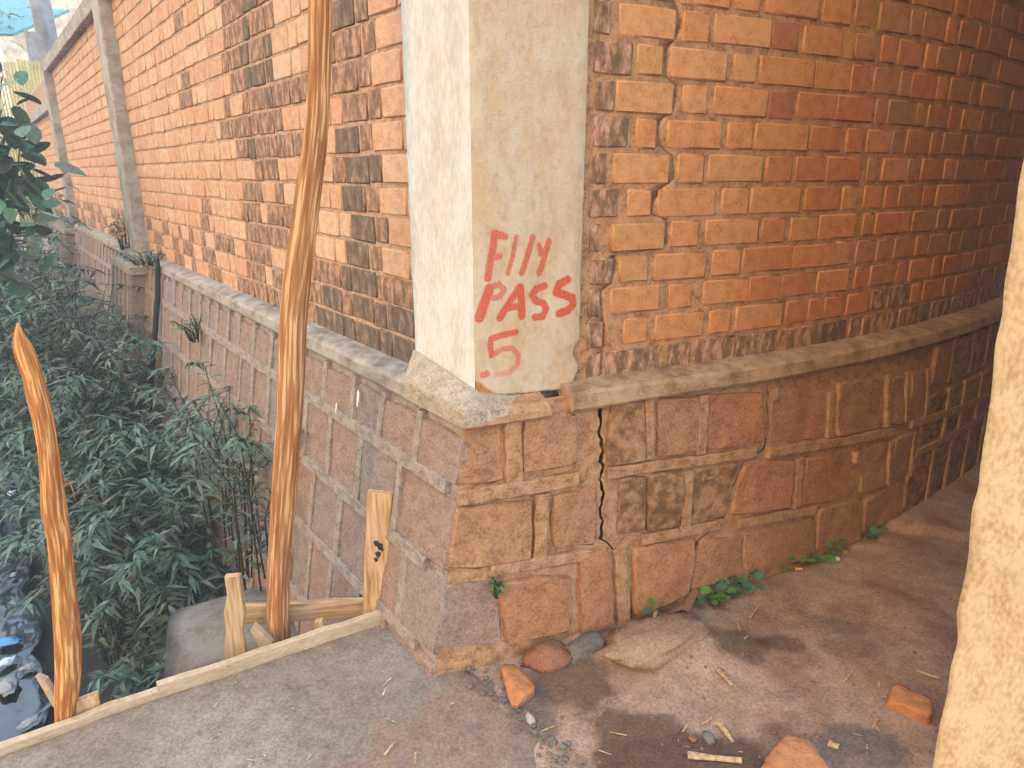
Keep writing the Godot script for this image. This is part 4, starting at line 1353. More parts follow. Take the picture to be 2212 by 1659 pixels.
func build_timber() -> void:
	# tall propped pole
	var foot := on_y(603, 1388, -0.05)
	var pts := []; var rad := []
	for e in [[603, 1395, 50], [600, 1330, 47], [601, 1250, 46], [606, 1170, 48], [612, 1090, 52], [619, 990, 53], [626, 900, 51], [630, 800, 54], [633, 700, 56], [642, 600, 57], [655, 500, 54], [668, 400, 52], [678, 330, 50], [686, 250, 47], [690, 150, 47], [692, 50, 50], [694, -60, 50], [697, -200, 48]]:
		var p := on_z(e[0], e[1], foot.z)
		pts.append(p)
		var fwd := -p.z * cos(PITCH) - (p.y - EYE) * sin(PITCH)
		rad.append(e[2] / F * fwd * 0.5)
	pts.insert(0, Vector3(pts[0].x, -0.6, pts[0].z)); rad.insert(0, rad[0])
	var o := thing("wooden_pole", "tall peeled brown pole standing upright inside the formwork", "pole", Vector3(foot.x, 0, foot.z))
	var st := mb()
	tube(st, pts, rad, 16, 0.12, true)
	part(o, "shaft", done(st), M.pole_bark)
	st = mb()
	for e in [[656, 1020, -0.012], [672, 330, 0.01], [618, 1130, -0.01]]:
		var p := on_z(e[0], e[1], foot.z + 0.036)
		for k in 5:
			var a := p + Vector3(rng.randf_range(-0.02, 0.03), rng.randf_range(-0.08, 0.08), -0.01)
			var b := a + Vector3(rng.randf_range(-0.03, 0.05), rng.randf_range(-0.10, -0.02), rng.randf_range(0.0, 0.03))
			tube(st, [a, a.lerp(b, 0.5) + Vector3(0.006, 0, 0.008), b], [0.0012, 0.001, 0.0004], 4)
	part(o, "bark_fibres", done(st), M.stake_bark).set_meta("kind", "stuff")
	# short crooked stake with a pointed top
	foot = on_y(142, 1570, -0.02)
	pts = []; rad = []
	for e in [[142, 1578, 40], [143, 1520, 42], [148, 1450, 48], [147, 1380, 48], [140, 1300, 44], [134, 1230, 42], [128, 1160, 42], [118, 1110, 46], [112, 1040, 42], [104, 970, 38], [92, 900, 42], [82, 860, 44], [70, 810, 40], [56, 770, 42], [47, 745, 38], [41, 720, 20], [39, 697, 4]]:
		var p := on_z(e[0], e[1], foot.z)
		pts.append(p)
		var fwd := -p.z * cos(PITCH) - (p.y - EYE) * sin(PITCH)
		rad.append(e[2] / F * fwd * 0.5)
	pts.insert(0, Vector3(pts[0].x, -0.7, pts[0].z)); rad.insert(0, rad[0])
	o = thing("wooden_stake", "short crooked orange stake with a split pointed top over the ditch", "stake", Vector3(foot.x, 0, foot.z))
	st = mb()
	tube(st, pts, rad, 14, 0.22, true)
	part(o, "shaft", done(st), M.stake_bark)
	st = mb()
	for e in [[92, 960], [160, 1160], [118, 1210], [150, 1040]]:
		var p := on_z(e[0], e[1], foot.z)
		for k in 3:
			var b := p + Vector3(rng.randf_range(-0.05, 0.04), rng.randf_range(-0.06, 0.03), rng.randf_range(0, 0.02))
			tube(st, [p, p.lerp(b, 0.5) + Vector3(0, 0.006, 0), b], [0.0022, 0.0015, 0.0005], 4)
	part(o, "splinters", done(st), M.stake_bark).set_meta("kind", "stuff")
	# formwork boards standing on edge along the slab
	var a := on_y(345, 1514, 0.0); var b := on_y(836, 1350, 0.0)
	var out := (b - a).cross(Vector3.UP).normalized()
	if out.z > 0: out = -out
	st = mb()
	board(st, a + out * 0.013 + Vector3.UP * 0.012, b + out * 0.013 + Vector3.UP * 0.018, Vector3.UP * 0.085, out * 0.026, 1.0, 0.008)
	solo("formwork_board", done(st), M.wood_pale_soiled, "pale mortar-splashed board on edge running from the leaning plank", "board", "formwork timber")
	st = mb()
	var c := on_y(0, 1642, 0.0)
	var far := c + (c - a).normalized() * 1.6
	board(st, far + out * 0.02 + Vector3.UP * 0.002, on_y(352, 1520, 0.0) + out * 0.032 + Vector3.UP * 0.006, Vector3.UP * 0.07, out * 0.026, 2.0, 0.012)
	solo("formwork_board", done(st), M.wood_pale_soiled, "pale board on edge below the crooked stake", "board", "formwork timber")
	# upright peg, cross piece, leaning plank, wedges
	var zz := on_y(512, 1420, 0.0).z - 0.045
	st = mb()
	board(st, on_z(514, 1470, zz), on_z(503, 1242, zz), Vector3(0.072, 0.004, 0), Vector3(0, 0, 0.024), 4.0, 0.02, 0.82)
	solo("wooden_peg", done(st), M.wood_pale, "pale upright wooden peg nailed behind the formwork board", "peg", "formwork timber")
	var zl := on_y(525, 1372, 0.0).z - 0.06
	var zr := on_y(800, 1350, 0.0).z - 0.10
	st = mb()
	board(st, on_z(512, 1326, zl), on_z(812, 1310, zr), Vector3.UP * 0.078, Vector3(0.3, 0, 1).normalized() * 0.024, 5.0, 0.006)
	solo("cross_board", done(st), M.wood_pale_level, "pale horizontal cross board behind the tall pole", "board", "formwork timber")
	var lean := hit_left(842, 1056)
	var ptop := ditch_base(lean.x, lean.y, 0.035)
	var pbot := on_y(808, 1352, -0.03)
	var pw := (on_y(835, 1342, 0.0) - on_y(786, 1340, 0.0)).normalized()
	pw = (pw - (ptop - pbot).normalized() * pw.dot((ptop - pbot).normalized())).normalized()
	st = mb()
	board(st, pbot, ptop, pw * 0.088, pw.cross(ptop - pbot).normalized() * 0.024, 6.0, 0.004, 1.0)
	o = thing("leaning_plank", "pale sawn plank leaning against the stone plinth corner", "plank", pbot, "formwork timber")
	part(o, "plank", done(st), M.wood_pale)
	st = mb()
	var face := pw.cross((ptop - pbot).normalized()).normalized()
	if face.z < 0: face = -face
	for e in [[0.62, 0.1, 0.011], [0.64, -0.05, 0.009], [0.56, 0.05, 0.010], [0.52, -0.02, 0.007], [0.60, 0.2, 0.006]]:
		var q := pbot.lerp(ptop, e[0]) + pw * 0.088 * float(e[1]) + face * 0.0145
		var up := (ptop - pbot).normalized()
		var ring := []
		for k in 9: ring.append(q + (pw * cos(TAU * k / 9) * (1.0 + 0.4 * sin(k * 2.0)) + up * sin(TAU * k / 9) * 1.3) * float(e[2]))
		for k in 9: tri(st, q, ring[(k + 1) % 9], ring[k])
	part(o, "mud_spots", done(st), M.mud)
	var wz := on_y(565, 1408, 0.0).z - 0.035
	st = mb()
	board(st, on_z(580, 1398, wz), on_z(546, 1352, wz), Vector3(0.035, 0.05, 0), Vector3(0, 0, 0.03), 7.0, 0.004, 0.4)
	solo("wooden_wedge", done(st), M.wood_pale_soiled, "small grey wedge at the foot of the tall pole", "wedge", "formwork timber")
	wz = on_y(690, 1385, 0.0).z - 0.04
	st = mb()
	board(st, on_z(700, 1378, wz), on_z(688, 1340, wz), Vector3(0.05, 0.01, 0), Vector3(0, 0, 0.025), 8.0, 0.008, 0.6)
	solo("wooden_wedge", done(st), M.wood_pale, "small pale wedge between the cross board and formwork board", "wedge", "formwork timber")
	wz = foot.z - 0.03
	st = mb()
	board(st, on_z(150, 1560, wz), on_z(92, 1462, wz), Vector3(0.035, -0.02, 0), Vector3(0, 0, 0.02), 9.0, 0.006, 0.7)
	solo("wood_offcut", done(st), M.wood_pale_soiled, "slanting pale offcut propped behind the crooked stake", "offcut", "formwork timber")
	st = mb()
	var oc := on_y(172, 1568, 0.0)
	board(st, oc + Vector3(-0.05, 0.035, 0.02) + out * 0.03, oc + Vector3(0.05, 0.052, -0.03) + out * 0.03, Vector3.UP * 0.045, out * 0.025, 10.0, 0.008)
	solo("wood_offcut", done(st), M.wood_pale, "short pale block beside the foot of the crooked stake", "offcut", "formwork timber")

# ------------------------------------------------------------------ rubble and litter
func set_rock(u: float, v: float, size: Vector3, m: String, yaw: float, called: String, label: String, category: String, group := "", seed_ := 0, sink := 0.35, rough := 0.25) -> void:
	var p := on_y(u, v, 0.0)
	p.y = maxf(ground_y(p.x, p.z), 0.0 if p.x < 0.05 and u < 1100 else -1.0)
	var o := solo(called, rock_mesh(size, seed_ + 31, rough, 14, called == "brick_fragment" or label.contains("flat") or label.contains("lump")), M[m], label, category, group)
	o.position = p + Vector3.UP * size.y * (0.5 - sink)
	o.rotation.y = yaw

func chip(u0: float, v0: float, u1: float, v1: float, w: float, m: String, called: String, label: String, category: String, group := "", lift := 0.006) -> void:
	var a := on_y(u0, v0, 0.0); var b := on_y(u1, v1, 0.0)
	a.y = maxf(ground_y(a.x, a.z), ground_y(b.x, b.z)) + lift; b.y = a.y + 0.003
	var st := mb()
	var across := (b - a).cross(Vector3.UP).normalized()
	board(st, a, b, across * w, Vector3.UP * minf(w * 0.5, 0.01), u0 * 0.1, w * 0.35, 0.6, 0.0015)
	solo(called, done(st), M[m], label, category, group)

func build_rubble() -> void:
	set_rock(1182, 1420, Vector3(0.20, 0.10, 0.13), "rubble_red", 0.3, "stone", "smooth reddish stone lying against the plinth foot", "stone", "loose stones", 3)
	set_rock(1116, 1478, Vector3(0.085, 0.06, 0.16), "rubble_orange", 0.35, "brick_fragment", "rounded brick fragment pointing out from the slab edge", "brick fragment", "loose stones", 5)
	set_rock(1036, 1382, Vector3(0.20, 0.14, 0.15), "stone_red", 0.1, "stone", "orange knobbly stone at the foot of the plinth corner", "stone", "loose stones", 9, 0.2)
	set_rock(1262, 1405, Vector3(0.14, 0.06, 0.08), "rubble_grey", 0.5, "stone", "flat grey stone wedged under the crack", "stone", "loose stones", 12)
	set_rock(1720, 1668, Vector3(0.16, 0.09, 0.14), "rubble_orange", 0.6, "brick_fragment", "large broken orange brick on the damp earth", "brick fragment", "loose stones", 15, 0.4, 0.15)
	set_rock(1962, 1520, Vector3(0.085, 0.07, 0.13), "rubble_orange", 0.9, "brick_fragment", "half-buried orange brick near the plastered wall", "brick fragment", "loose stones", 17, 0.4, 0.15)
	set_rock(1420, 1400, Vector3(0.44, 0.09, 0.22), "rubble_earth", 0.42, "boulder", "broad low reddish boulder sunk in the path by the crack", "stone", "loose stones", 21, 0.42, 0.8)
	# crumbs of concrete along the slab edge
	var o := thing("concrete_crumbs", "grey concrete crumbs along the broken slab edge", "crumbs", on_y(1100, 1470, 0), "", "stuff")
	var st := mb()
	var shapes := []
	for i in 5: shapes.append(rock_mesh(Vector3(1, 0.7, 0.9), 400 + i, 0.4, 8))
	for i in 170:
		var f := rng.randf()
		var u := lerpf(960, 1235, f) + rng.randfn(0, 22)
		var v := 1425 + pow(f, 1.5) * 250 + rng.randfn(0, 14)
		var p := on_y(u, v, 0.0)
		p.y = ground_y(p.x, p.z) + 0.002
		if i % 3 == 0: p.y = maxf(p.y, 0.006)
		var s := 0.006 + 0.022 * pow(rng.randf(), 2.5)
		st.append_from(shapes[rng.randi() % 5], 0, Transform3D(Basis(Vector3.UP, rng.randf() * TAU).scaled(Vector3(s, s, s)), p))
	part(o, "crumb_mass", st.commit(), M.rubble_grey)
	o = thing("earth_crumbs", "small reddish crumbs and grit scattered over the path", "crumbs", on_y(1500, 1500, 0), "", "stuff")
	st = mb()
	for i in 420:
		var p := on_y(rng.randf_range(1130, 2060), rng.randf_range(1290, 1700), 0.0)
		p.y = ground_y(p.x, p.z) + 0.001
		var s := 0.003 + 0.012 * pow(rng.randf(), 4.0)
		st.append_from(shapes[rng.randi() % 5], 0, Transform3D(Basis(Vector3.UP, rng.randf() * TAU).scaled(Vector3(s, s, s)), p))
	part(o, "crumb_mass", st.commit(), M.rubble_red)
	o = thing("wood_shavings", "thin pale shavings and straws strewn over the slab and path", "shavings", on_y(1400, 1560, 0), "", "stuff")
	st = mb()
	for i in 66:
		var on_slab := i % 3 == 0
		var p := on_y(rng.randf_range(420, 1000) if on_slab else rng.randf_range(1180, 2080), rng.randf_range(1440, 1690) if on_slab else rng.randf_range(1240, 1700), 0.0)
		p.y = 0.016 if on_slab else ground_y(p.x, p.z) + 0.004
		var l := 0.006 + 0.022 * pow(rng.randf(), 2.0)
		var d := Vector3(1, 0, 0).rotated(Vector3.UP, rng.randf() * TAU) * l
		var w := d.cross(Vector3.UP).normalized() * rng.randf_range(0.0012, 0.004)
		quad(st, p - d - w, p - d + w, p + d + w * 0.4 + Vector3.UP * 0.003, p + d - w * 0.4 + Vector3.UP * 0.003)
	part(o, "shaving_mass", done(st), M.wood_pale)
	set_rock(1030, 1428, Vector3(0.03, 0.02, 0.02), "rubble_pale", 0.2, "pebble", "pale chip of mortar on the slab below the corner", "pebble", "", 41, 0.2)
	set_rock(1008, 1436, Vector3(0.035, 0.015, 0.02), "rubble_orange", 0.2, "pebble", "flat orange brick chip on the slab below the corner", "pebble", "", 42, 0.2)
	set_rock(1146, 1552, Vector3(0.028, 0.02, 0.06), "rubble_pale", 0.35, "pebble", "pale long pebble at the slab edge", "pebble", "", 43, 0.2)
	set_rock(1530, 1590, Vector3(0.035, 0.03, 0.05), "rubble_grey", 0.3, "pebble", "dark rounded pebble on the damp earth", "pebble", "", 44, 0.2)
	set_rock(1495, 1590, Vector3(0.03, 0.02, 0.03), "rubble_red", 0.3, "pebble", "brown pebble beside the dark pebble on damp earth", "pebble", "", 45, 0.2)
	set_rock(1800, 1665, Vector3(0.03, 0.02, 0.03), "rubble_pale", 0.3, "pebble", "pale pebble by the large orange brick", "pebble", "", 46, 0.2)
	chip(1388, 1436, 1416, 1354, 0.028, "wood_grey", "wood_splinter", "weathered grey wood splinter on the flat boulder", "splinter", "wood splinters", 0.045)
	chip(1470, 1360, 1500, 1300, 0.036, "rubble_red", "wood_chip", "flat reddish chip standing by the plinth weeds", "chip", "wood splinters", 0.03)
	chip(1486, 1628, 1602, 1642, 0.018, "wood_pale", "wood_splinter", "long pale wood splinter on the damp earth", "splinter", "wood splinters")
	chip(1552, 1560, 1584, 1600, 0.016, "wood_pale", "wood_splinter", "short pale wood splinter on the damp earth", "splinter", "wood splinters")
	chip(1548, 1452, 1580, 1488, 0.014, "wood_pale", "wood_splinter", "pale wood splinter on the sandy patch", "splinter", "wood splinters")
	chip(1796, 1166, 1828, 1192, 0.022, "wood_pale", "wood_splinter", "pale wood splinter beside the clover at the plinth", "splinter", "wood splinters")
	chip(1980, 1448, 2030, 1466, 0.012, "wood_pale", "wood_splinter", "thin splinter near the half-buried brick", "splinter", "wood splinters")
	chip(1822, 1471, 1842, 1448, 0.007, "wood_pale", "wood_splinter", "thin straw on the dry path", "splinter", "wood splinters")
	chip(1620, 1332, 1640, 1305, 0.006, "wood_pale", "wood_splinter", "thin straw by the damp patch", "splinter", "wood splinters")
	chip(1790, 1602, 1812, 1612, 0.02, "wood_pale", "wood_splinter", "small pale chip on the grey damp patch", "splinter", "wood splinters")
	chip(1718, 1226, 1734, 1227, 0.014, "filter_orange", "cigarette_end", "orange cigarette end on the path by the weeds", "cigarette end", "", 0.008)
	set_rock(1808, 1203, Vector3(0.03, 0.02, 0.025), "white_drop", 0.3, "pebble", "white pebble by the pale splinter", "pebble", "", 47, 0.2)
	# broken concrete pipe wall lying in the ditch
	st = mb()
	var rows := []
	var base := lp(0.86, -1.2, 0.52)
	var ax := Vector3(0.92, 0.10, -0.35).normalized()
	for face in 2:
		for j in 13:
			var ang := lerpf(0.15, 2.0, j / 12.0)
			if face == 1: ang = lerpf(2.0, 0.15, j / 12.0)
			var r := 0.68 if face == 0 else 0.61
			var row: PackedVector3Array = []
			for i in 9:
				var up := Vector3.UP; var sd := ax.cross(up).normalized()
				var q := base + ax * (0.58 * (i / 8.0 - 0.5) + 0.02 * nz.get_noise_2d(j * 40.0, i * 3.0 + face * 20.0)) + sd * cos(ang) * -r + up * (sin(ang) * r + 0.10)
				row.append(q)
			rows.append(row)
	rows.append(rows[0])
	grid(st, rows)
	for e in [0, 8]:
		for j in 12:
			quad(st, rows[j][e], rows[j + 1][e], rows[24 - j][e], rows[25 - j][e])
	solo("pipe_fragment", done(st), M.old_concrete, "curved grey piece of broken concrete pipe lying in the ditch", "pipe fragment")
	# black drain pipe down the plinth
	st = mb()
	tube(st, [lp(3.62, 0.97, 0.125), lp(3.62, 0.9, 0.128), lp(3.62, 0.7, 0.155), lp(3.62, -0.1, 0.32), lp(3.62, -1.3, 0.52)], [0.018, 0.02, 0.02, 0.02, 0.02], 12)
	solo("drain_pipe", done(st), M.black_plastic, "black drain pipe running down the plinth into the ditch", "pipe")
	st = mb()
	board(st, lp(9.3, 0.95, 0.12), lp(10.1, 0.95, 0.12), Vector3(NL.x, 0, NL.y) * 0.16, Vector3.UP * 0.04, 3.0, 0.004)
	solo("slate_offcut", done(st), M.pole_grey, "flat blue-grey slate on the ledge by the hidden post", "slate")
	# litter on the water side
	var kinds := [["white_plastic", "scrap of white plastic"], ["blue_plastic", "scrap of blue plastic"], ["grey_silt", "pale clod"]]
	for i in 14:
		var e: Array = [[20, 1385, 1, 0.16, "on the mud below the crooked stake"], [12, 1430, 0, 0.13, "under the blue plastic scrap"], [20, 960, 0, 0.2, "floating by the far shrubs"], [10, 1005, 1, 0.12, "beside the floating white scrap"], [25, 1065, 0, 0.12, "caught in the ripples"], [40, 1150, 2, 0.1, "in the rippled water"], [10, 800, 2, 0.7, "like a bar beside the far shrubs"], [40, 845, 2, 0.5, "joining the far silt bar"], [5, 870, 0, 0.3, "stranded on the silt bar"], [15, 1480, 2, 0.2, "at the muddy edge"], [60, 1440, 2, 0.1, "below the slanting offcut"], [30, 1240, 2, 0.08, "in dark water"], [5, 920, 1, 0.16, "near the silt bar"], [60, 1560, 2, 0.12, "under the near formwork board"]][i]
		var p := on_y(e[0], e[1], -1.24)
		var m: Array = kinds[e[2]]
		var r := solo("litter" if e[2] != 2 else "silt_clod", rock_mesh(Vector3(e[3], e[3] * 0.16, e[3] * 0.6), 500 + i, 1.6, 16), M[m[0]], m[1] + " " + e[4], "litter" if e[2] != 2 else "clod", "rubbish in the ditch")
		r.position = p
		r.rotation.y = i * 1.3

# ------------------------------------------------------------------ plants
func leaf(st: SurfaceTool, b: Vector3, d: Vector3, n: Vector3, ln: float, wd: float, droop := 0.25) -> void:
	var s := d.cross(n).normalized()
	n = s.cross(d).normalized()
	var m := b + d * ln * 0.42 + n * wd * 0.05
	var l := b + d * ln * 0.36 + s * wd * 0.5 + n * wd * 0.18
	var r := b + d * ln * 0.36 - s * wd * 0.5 + n * wd * 0.18
	var t := b + d * ln - n * ln * droop
	tri(st, b, l, m); tri(st, b, m, r); tri(st, l, t, m); tri(st, m, t, r)

func shrub(at: Vector3, height: float, radius: float, stems: int, per: int, ln: float, seed_: int, label: String, called := "leafy_shrub", group := "shrubs in the ditch", m1 := "leaf_dark", m2 := "leaf_mid", lean := Vector3.ZERO) -> void:
	var r := RandomNumberGenerator.new(); r.seed = seed_
	var o := thing(called, label, "shrub", at, group)
	var wood := mb(); var f1 := mb(); var f2 := mb(); var f3 := mb()
	for k in stems:
		var a := r.randf() * TAU
		var rad := radius * sqrt(r.randf())
		var h := height * r.randf_range(0.6, 1.08) * (1.0 - 0.2 * rad / radius)
		var foot := at + Vector3(cos(a), 0, sin(a)) * rad * 0.45
		var tip := at + Vector3(cos(a) * rad, h, sin(a) * rad) + lean * h
		var bend := foot.lerp(tip, 0.5) + Vector3(-cos(a), 0.2, -sin(a)) * h * 0.1 + Vector3(0, h * 0.12, 0)
		var over := tip + Vector3(cos(a), -0.25, sin(a)) * 0.12 * height
		var line := [foot, bend, tip, over]
		tube(wood, line, [0.005, 0.004, 0.0025, 0.001], 4)
		for q in per:
			var f := 0.05 + 0.95 * (q + r.randf()) / per
			var g := f * 3.0
			var i := mini(int(g), 2)
			var p: Vector3 = (line[i] as Vector3).lerp(line[i + 1], g - i)
			var sd: Vector3 = (line[i + 1] - line[i]).normalized()
			var az := r.randf() * TAU
			var d := (sd * 0.45 + Vector3(cos(az), r.randf_range(-0.35, 0.25), sin(az))).normalized()
			var nn := (Vector3.UP + Vector3(r.randf_range(-0.5, 0.5), 0, r.randf_range(-0.5, 0.5))).normalized()
			var size := ln * r.randf_range(0.45, 1.2)
			leaf(f3 if r.randf() < 0.035 else (f1 if r.randf() < 0.55 else f2), p, d, nn, size, size * r.randf_range(0.16, 0.24), r.randf_range(0.1, 0.45))
	part(o, "stems", done(wood), M.stem).set_meta("kind", "stuff")
	var am := ArrayMesh.new()
	f1.generate_normals(); f1.commit(am); am.surface_set_material(0, M[m1])
	f2.generate_normals(); f2.commit(am); am.surface_set_material(1, M[m2])
	f3.generate_normals()
	f3.commit(am)
	if am.get_surface_count() > 2: am.surface_set_material(2, M.leaf_dry)
	part(o, "foliage", am, null)

func build_plants() -> void:
	# [along the wall, off the wall face, height of crown top, radius, stems, what singles it out]
	var spots := [[1.25, 1.0, -0.8, 0.32, 26, "low on the mud below the formwork"], [1.35, 0.42, -0.55, 0.3, 30, "between the broken pipe and the plinth"], [1.75, 0.75, -0.25, 0.36, 36, "nearest the broken pipe"], [2.15, 1.05, -0.15, 0.4, 40, "behind the crooked stake"], [2.45, 0.62, 0.0, 0.38, 42, "under the wall vines"], [2.75, 1.15, 0.0, 0.42, 44, "at the water behind the crooked stake"], [3.05, 0.7, 0.3, 0.42, 44, "in front of the black drain pipe"], [3.5, 1.2, 0.2, 0.45, 44, "at the water level with the drain pipe"], [3.85, 0.65, 0.62, 0.42, 46, "covering the foot of the drain pipe"], [4.2, 1.15, 0.45, 0.5, 44, "at the water below the first post"], [4.8, 0.7, 0.55, 0.5, 44, "against the plinth below the first post"], [5.1, 1.4, 0.45, 0.55, 40, "beyond the first post by the water"], [5.8, 0.8, 0.55, 0.55, 40, "against the plinth past the first post"], [6.4, 1.5, 0.55, 0.6, 36, "past the first post by the water"], [7.2, 0.9, 0.5, 0.6, 36, "between the two posts against the plinth"], [7.9, 1.5, 0.6, 0.65, 34, "between the two posts by the water"], [9.2, 1.1, 0.6, 0.7, 34, "below the hidden post"], [10.8, 1.4, 0.7, 0.8, 32, "beyond the hidden post"]]
	var n := 0
	for s in spots:
		var at := lp(s[0], -1.25, minf(s[1], 0.35 + s[1] * 0.5) - 0.04)
		shrub(at, (s[2] + 1.25) * 1.15, s[3] * 1.05, s[4], 44 if s[0] < 5 else 32, 0.13 if s[0] < 5 else 0.15, 50 + n, "dark narrow-leaved ditch shrub " + s[5])
		n += 1
	# thin vines against the plinth
	var vines := [[1.0, 0.34, "hanging by the tall pole"], [1.4, 0.4, "climbing midway along the plinth"], [1.9, 0.45, "climbing the plinth near the drain pipe"]]
	for v in vines:
		shrub(ditch_base(v[0], -0.35, 0.04), 1.0, v[1], 14, 40, 0.1, 90 + n, "thin leafy creeper " + v[2], "creeper", "creepers on the plinth", "leaf_mid", "leaf_dark")
		n += 1
	shrub(ditch_base(2.45, 0.56, 0.0), 0.16, 0.16, 22, 12, 0.045, 130, "small bright fern-like tuft growing from a plinth joint", "wall_plant", "plants rooted in the wall", "leaf_green", "leaf_mid")
	shrub(lp(5.25, 0.9, 0.08), 0.32, 0.16, 16, 14, 0.07, 131, "small green tuft on the ledge behind the first post", "wall_plant", "plants rooted in the wall", "leaf_green", "leaf_mid")
	shrub(lp(4.0, 0.88, 0.12), 0.12, 0.22, 26, 12, 0.05, 132, "low green scrub on the ledge between the drain pipe and first post", "wall_plant", "plants rooted in the wall", "leaf_mid", "leaf_dark")
	# broad-leaved climber at the far end
	var lm := mb()
	var ring := []
	for k in 10:
		var a := TAU * k / 10.0
		ring.append(Vector3(0.42 * sin(a) * (1.0 + 0.15 * cos(a)), 0.05 * absf(sin(a)), 0.42 - 0.5 * cos(a) + (0.1 if k == 5 else 0.0)))
	for k in 10: tri(lm, Vector3(0, 0, 0.4), ring[k], ring[(k + 1) % 10])
	var broad := done(lm)
	var o := thing("broad_leaved_shrub", "tall shrub with broad blue-green leaves at the far end of the ditch", "shrub", Vector3(-4.6, -1.3, -5.9))
	var st := mb()
	var r := RandomNumberGenerator.new(); r.seed = 9
	var stems := []
	for k in 9:
		var a := Vector3(-4.6 + r.randf_range(-0.3, 0.3), -1.3, -5.9 + r.randf_range(-0.3, 0.3))
		var b := on_z(r.randf_range(-90, 55), r.randf_range(140, 420), -5.6 + r.randf_range(-0.4, 0.4))
		var c := a.lerp(b, 0.6) + Vector3(-0.2, 0.35, 0)
		tube(st, [a, a.lerp(c, 0.5) + Vector3(-0.1, 0.1, 0), c, b], [0.03, 0.022, 0.014, 0.005], 6)
		stems.append([c, b])
	part(o, "stems", done(st), M.stem)
	for k in 290:
		var e: Array = stems[r.randi() % 9]
		var p: Vector3 = (e[0] as Vector3).lerp(e[1], r.randf()) + Vector3(r.randfn(0, 0.14), r.randfn(0, 0.13), r.randfn(0, 0.14))
		var mi := MeshInstance3D.new()
		mi.name = "leaf"
		mi.mesh = broad
		mi.material_override = M.leaf_broad if r.randf() < 0.55 else M.leaf_mid
		o.add_child(mi, true)
		var s := r.randf_range(0.10, 0.22)
		mi.transform = Transform3D(Basis.from_euler(Vector3(r.randf_range(0.1, 1.2), r.randf() * TAU, r.randf_range(-0.4, 0.4))).scaled_local(Vector3(s, s, s)), p - o.position)
	for k in 3:
		var c := Vector3(-6.6 - k * 1.1, -1.3, -8.2 - k * 1.8)
		shrub(c, 3.1, 1.1, 44, 30, 0.2, 170 + k, ["dark bushy growth behind the broad-leaved shrub", "dark bushy growth farther up the ditch", "farthest dark bushy growth up the ditch"][k], "ditch_bush", "bushes up the ditch", "leaf_dark", "leaf_broad")
	# low weeds along the foot of the alley plinth
	var weeds := [[1560, 1268, 70, 34, 60, "leafy clover clump at the plinth beside the reddish chip"], [1725, 1192, 55, 26, 50, "leafy clover clump at the plinth below the pale splinter"], [1790, 1170, 35, 16, 22, "small clover clump next to the pale splinter"], [1856, 1140, 22, 20, 18, "upright weed in the plinth angle along the alley"], [2085, 965, 50, 28, 30, "weed clump at the plinth before the plastered wall"], [1410, 1325, 10, 12, 5, "tiny round-leaved seedling by the boulder"]]
	var wl := mb()
	for k in 8:
		var a := TAU * k / 8.0; var b := TAU * (k + 1) / 8.0
		tri(wl, Vector3(0, -0.06, 0.5), Vector3(sin(a) * 0.45, 0.0, 0.5 - cos(a) * 0.5), Vector3(sin(b) * 0.45, 0.0, 0.5 - cos(b) * 0.5))
	var round_leaf := done(wl)
	for w in weeds:
		var c := on_y(w[0], w[1], 0.0)
		var t := thing("weed", w[5], "weed", c, "weeds along the alley plinth")
		st = mb()
		for k in w[4]:
			var p := on_y(w[0] + r.randf_range(-1, 1) * w[2], w[1] + r.randfn(0, 0.35) * w[3] * 0.5, 0.0)
			# clumps hug the plinth foot
			var slope: float = (p.x - c.x) * -0.6
			p.z = c.z + slope + r.randf_range(0.0, 0.10)
			p.y = ground_y(p.x, p.z)
			var q := p + Vector3(r.randfn(0, 0.012), r.randf_range(0.02, 0.075), r.randfn(0, 0.012))
			tube(st, [p, q], [0.0012, 0.0008], 4)
			var mi := MeshInstance3D.new()
			mi.name = "leaf"
			mi.mesh = round_leaf
			mi.material_override = M.leaf_green if r.randf() < 0.7 else M.leaf_broad
			t.add_child(mi, true)
			var s := r.randf_range(0.026, 0.05)
			mi.transform = Transform3D(Basis.from_euler(Vector3(r.randf_range(-0.3, 0.6), r.randf() * TAU, r.randf_range(-0.3, 0.3))).scaled_local(Vector3(s, s, s)), q - c)
		part(t, "stems", done(st), M.leaf_green).set_meta("kind", "stuff")
	var pc := zc(435, 1160)
	shrub(alley_base(pc.x, pc.y - 0.02, 0.02), 0.07, 0.03, 12, 4, 0.03, 140, "tiny green seedling sprouting from the plinth corner", "wall_plant", "plants rooted in the wall", "leaf_green", "leaf_green")

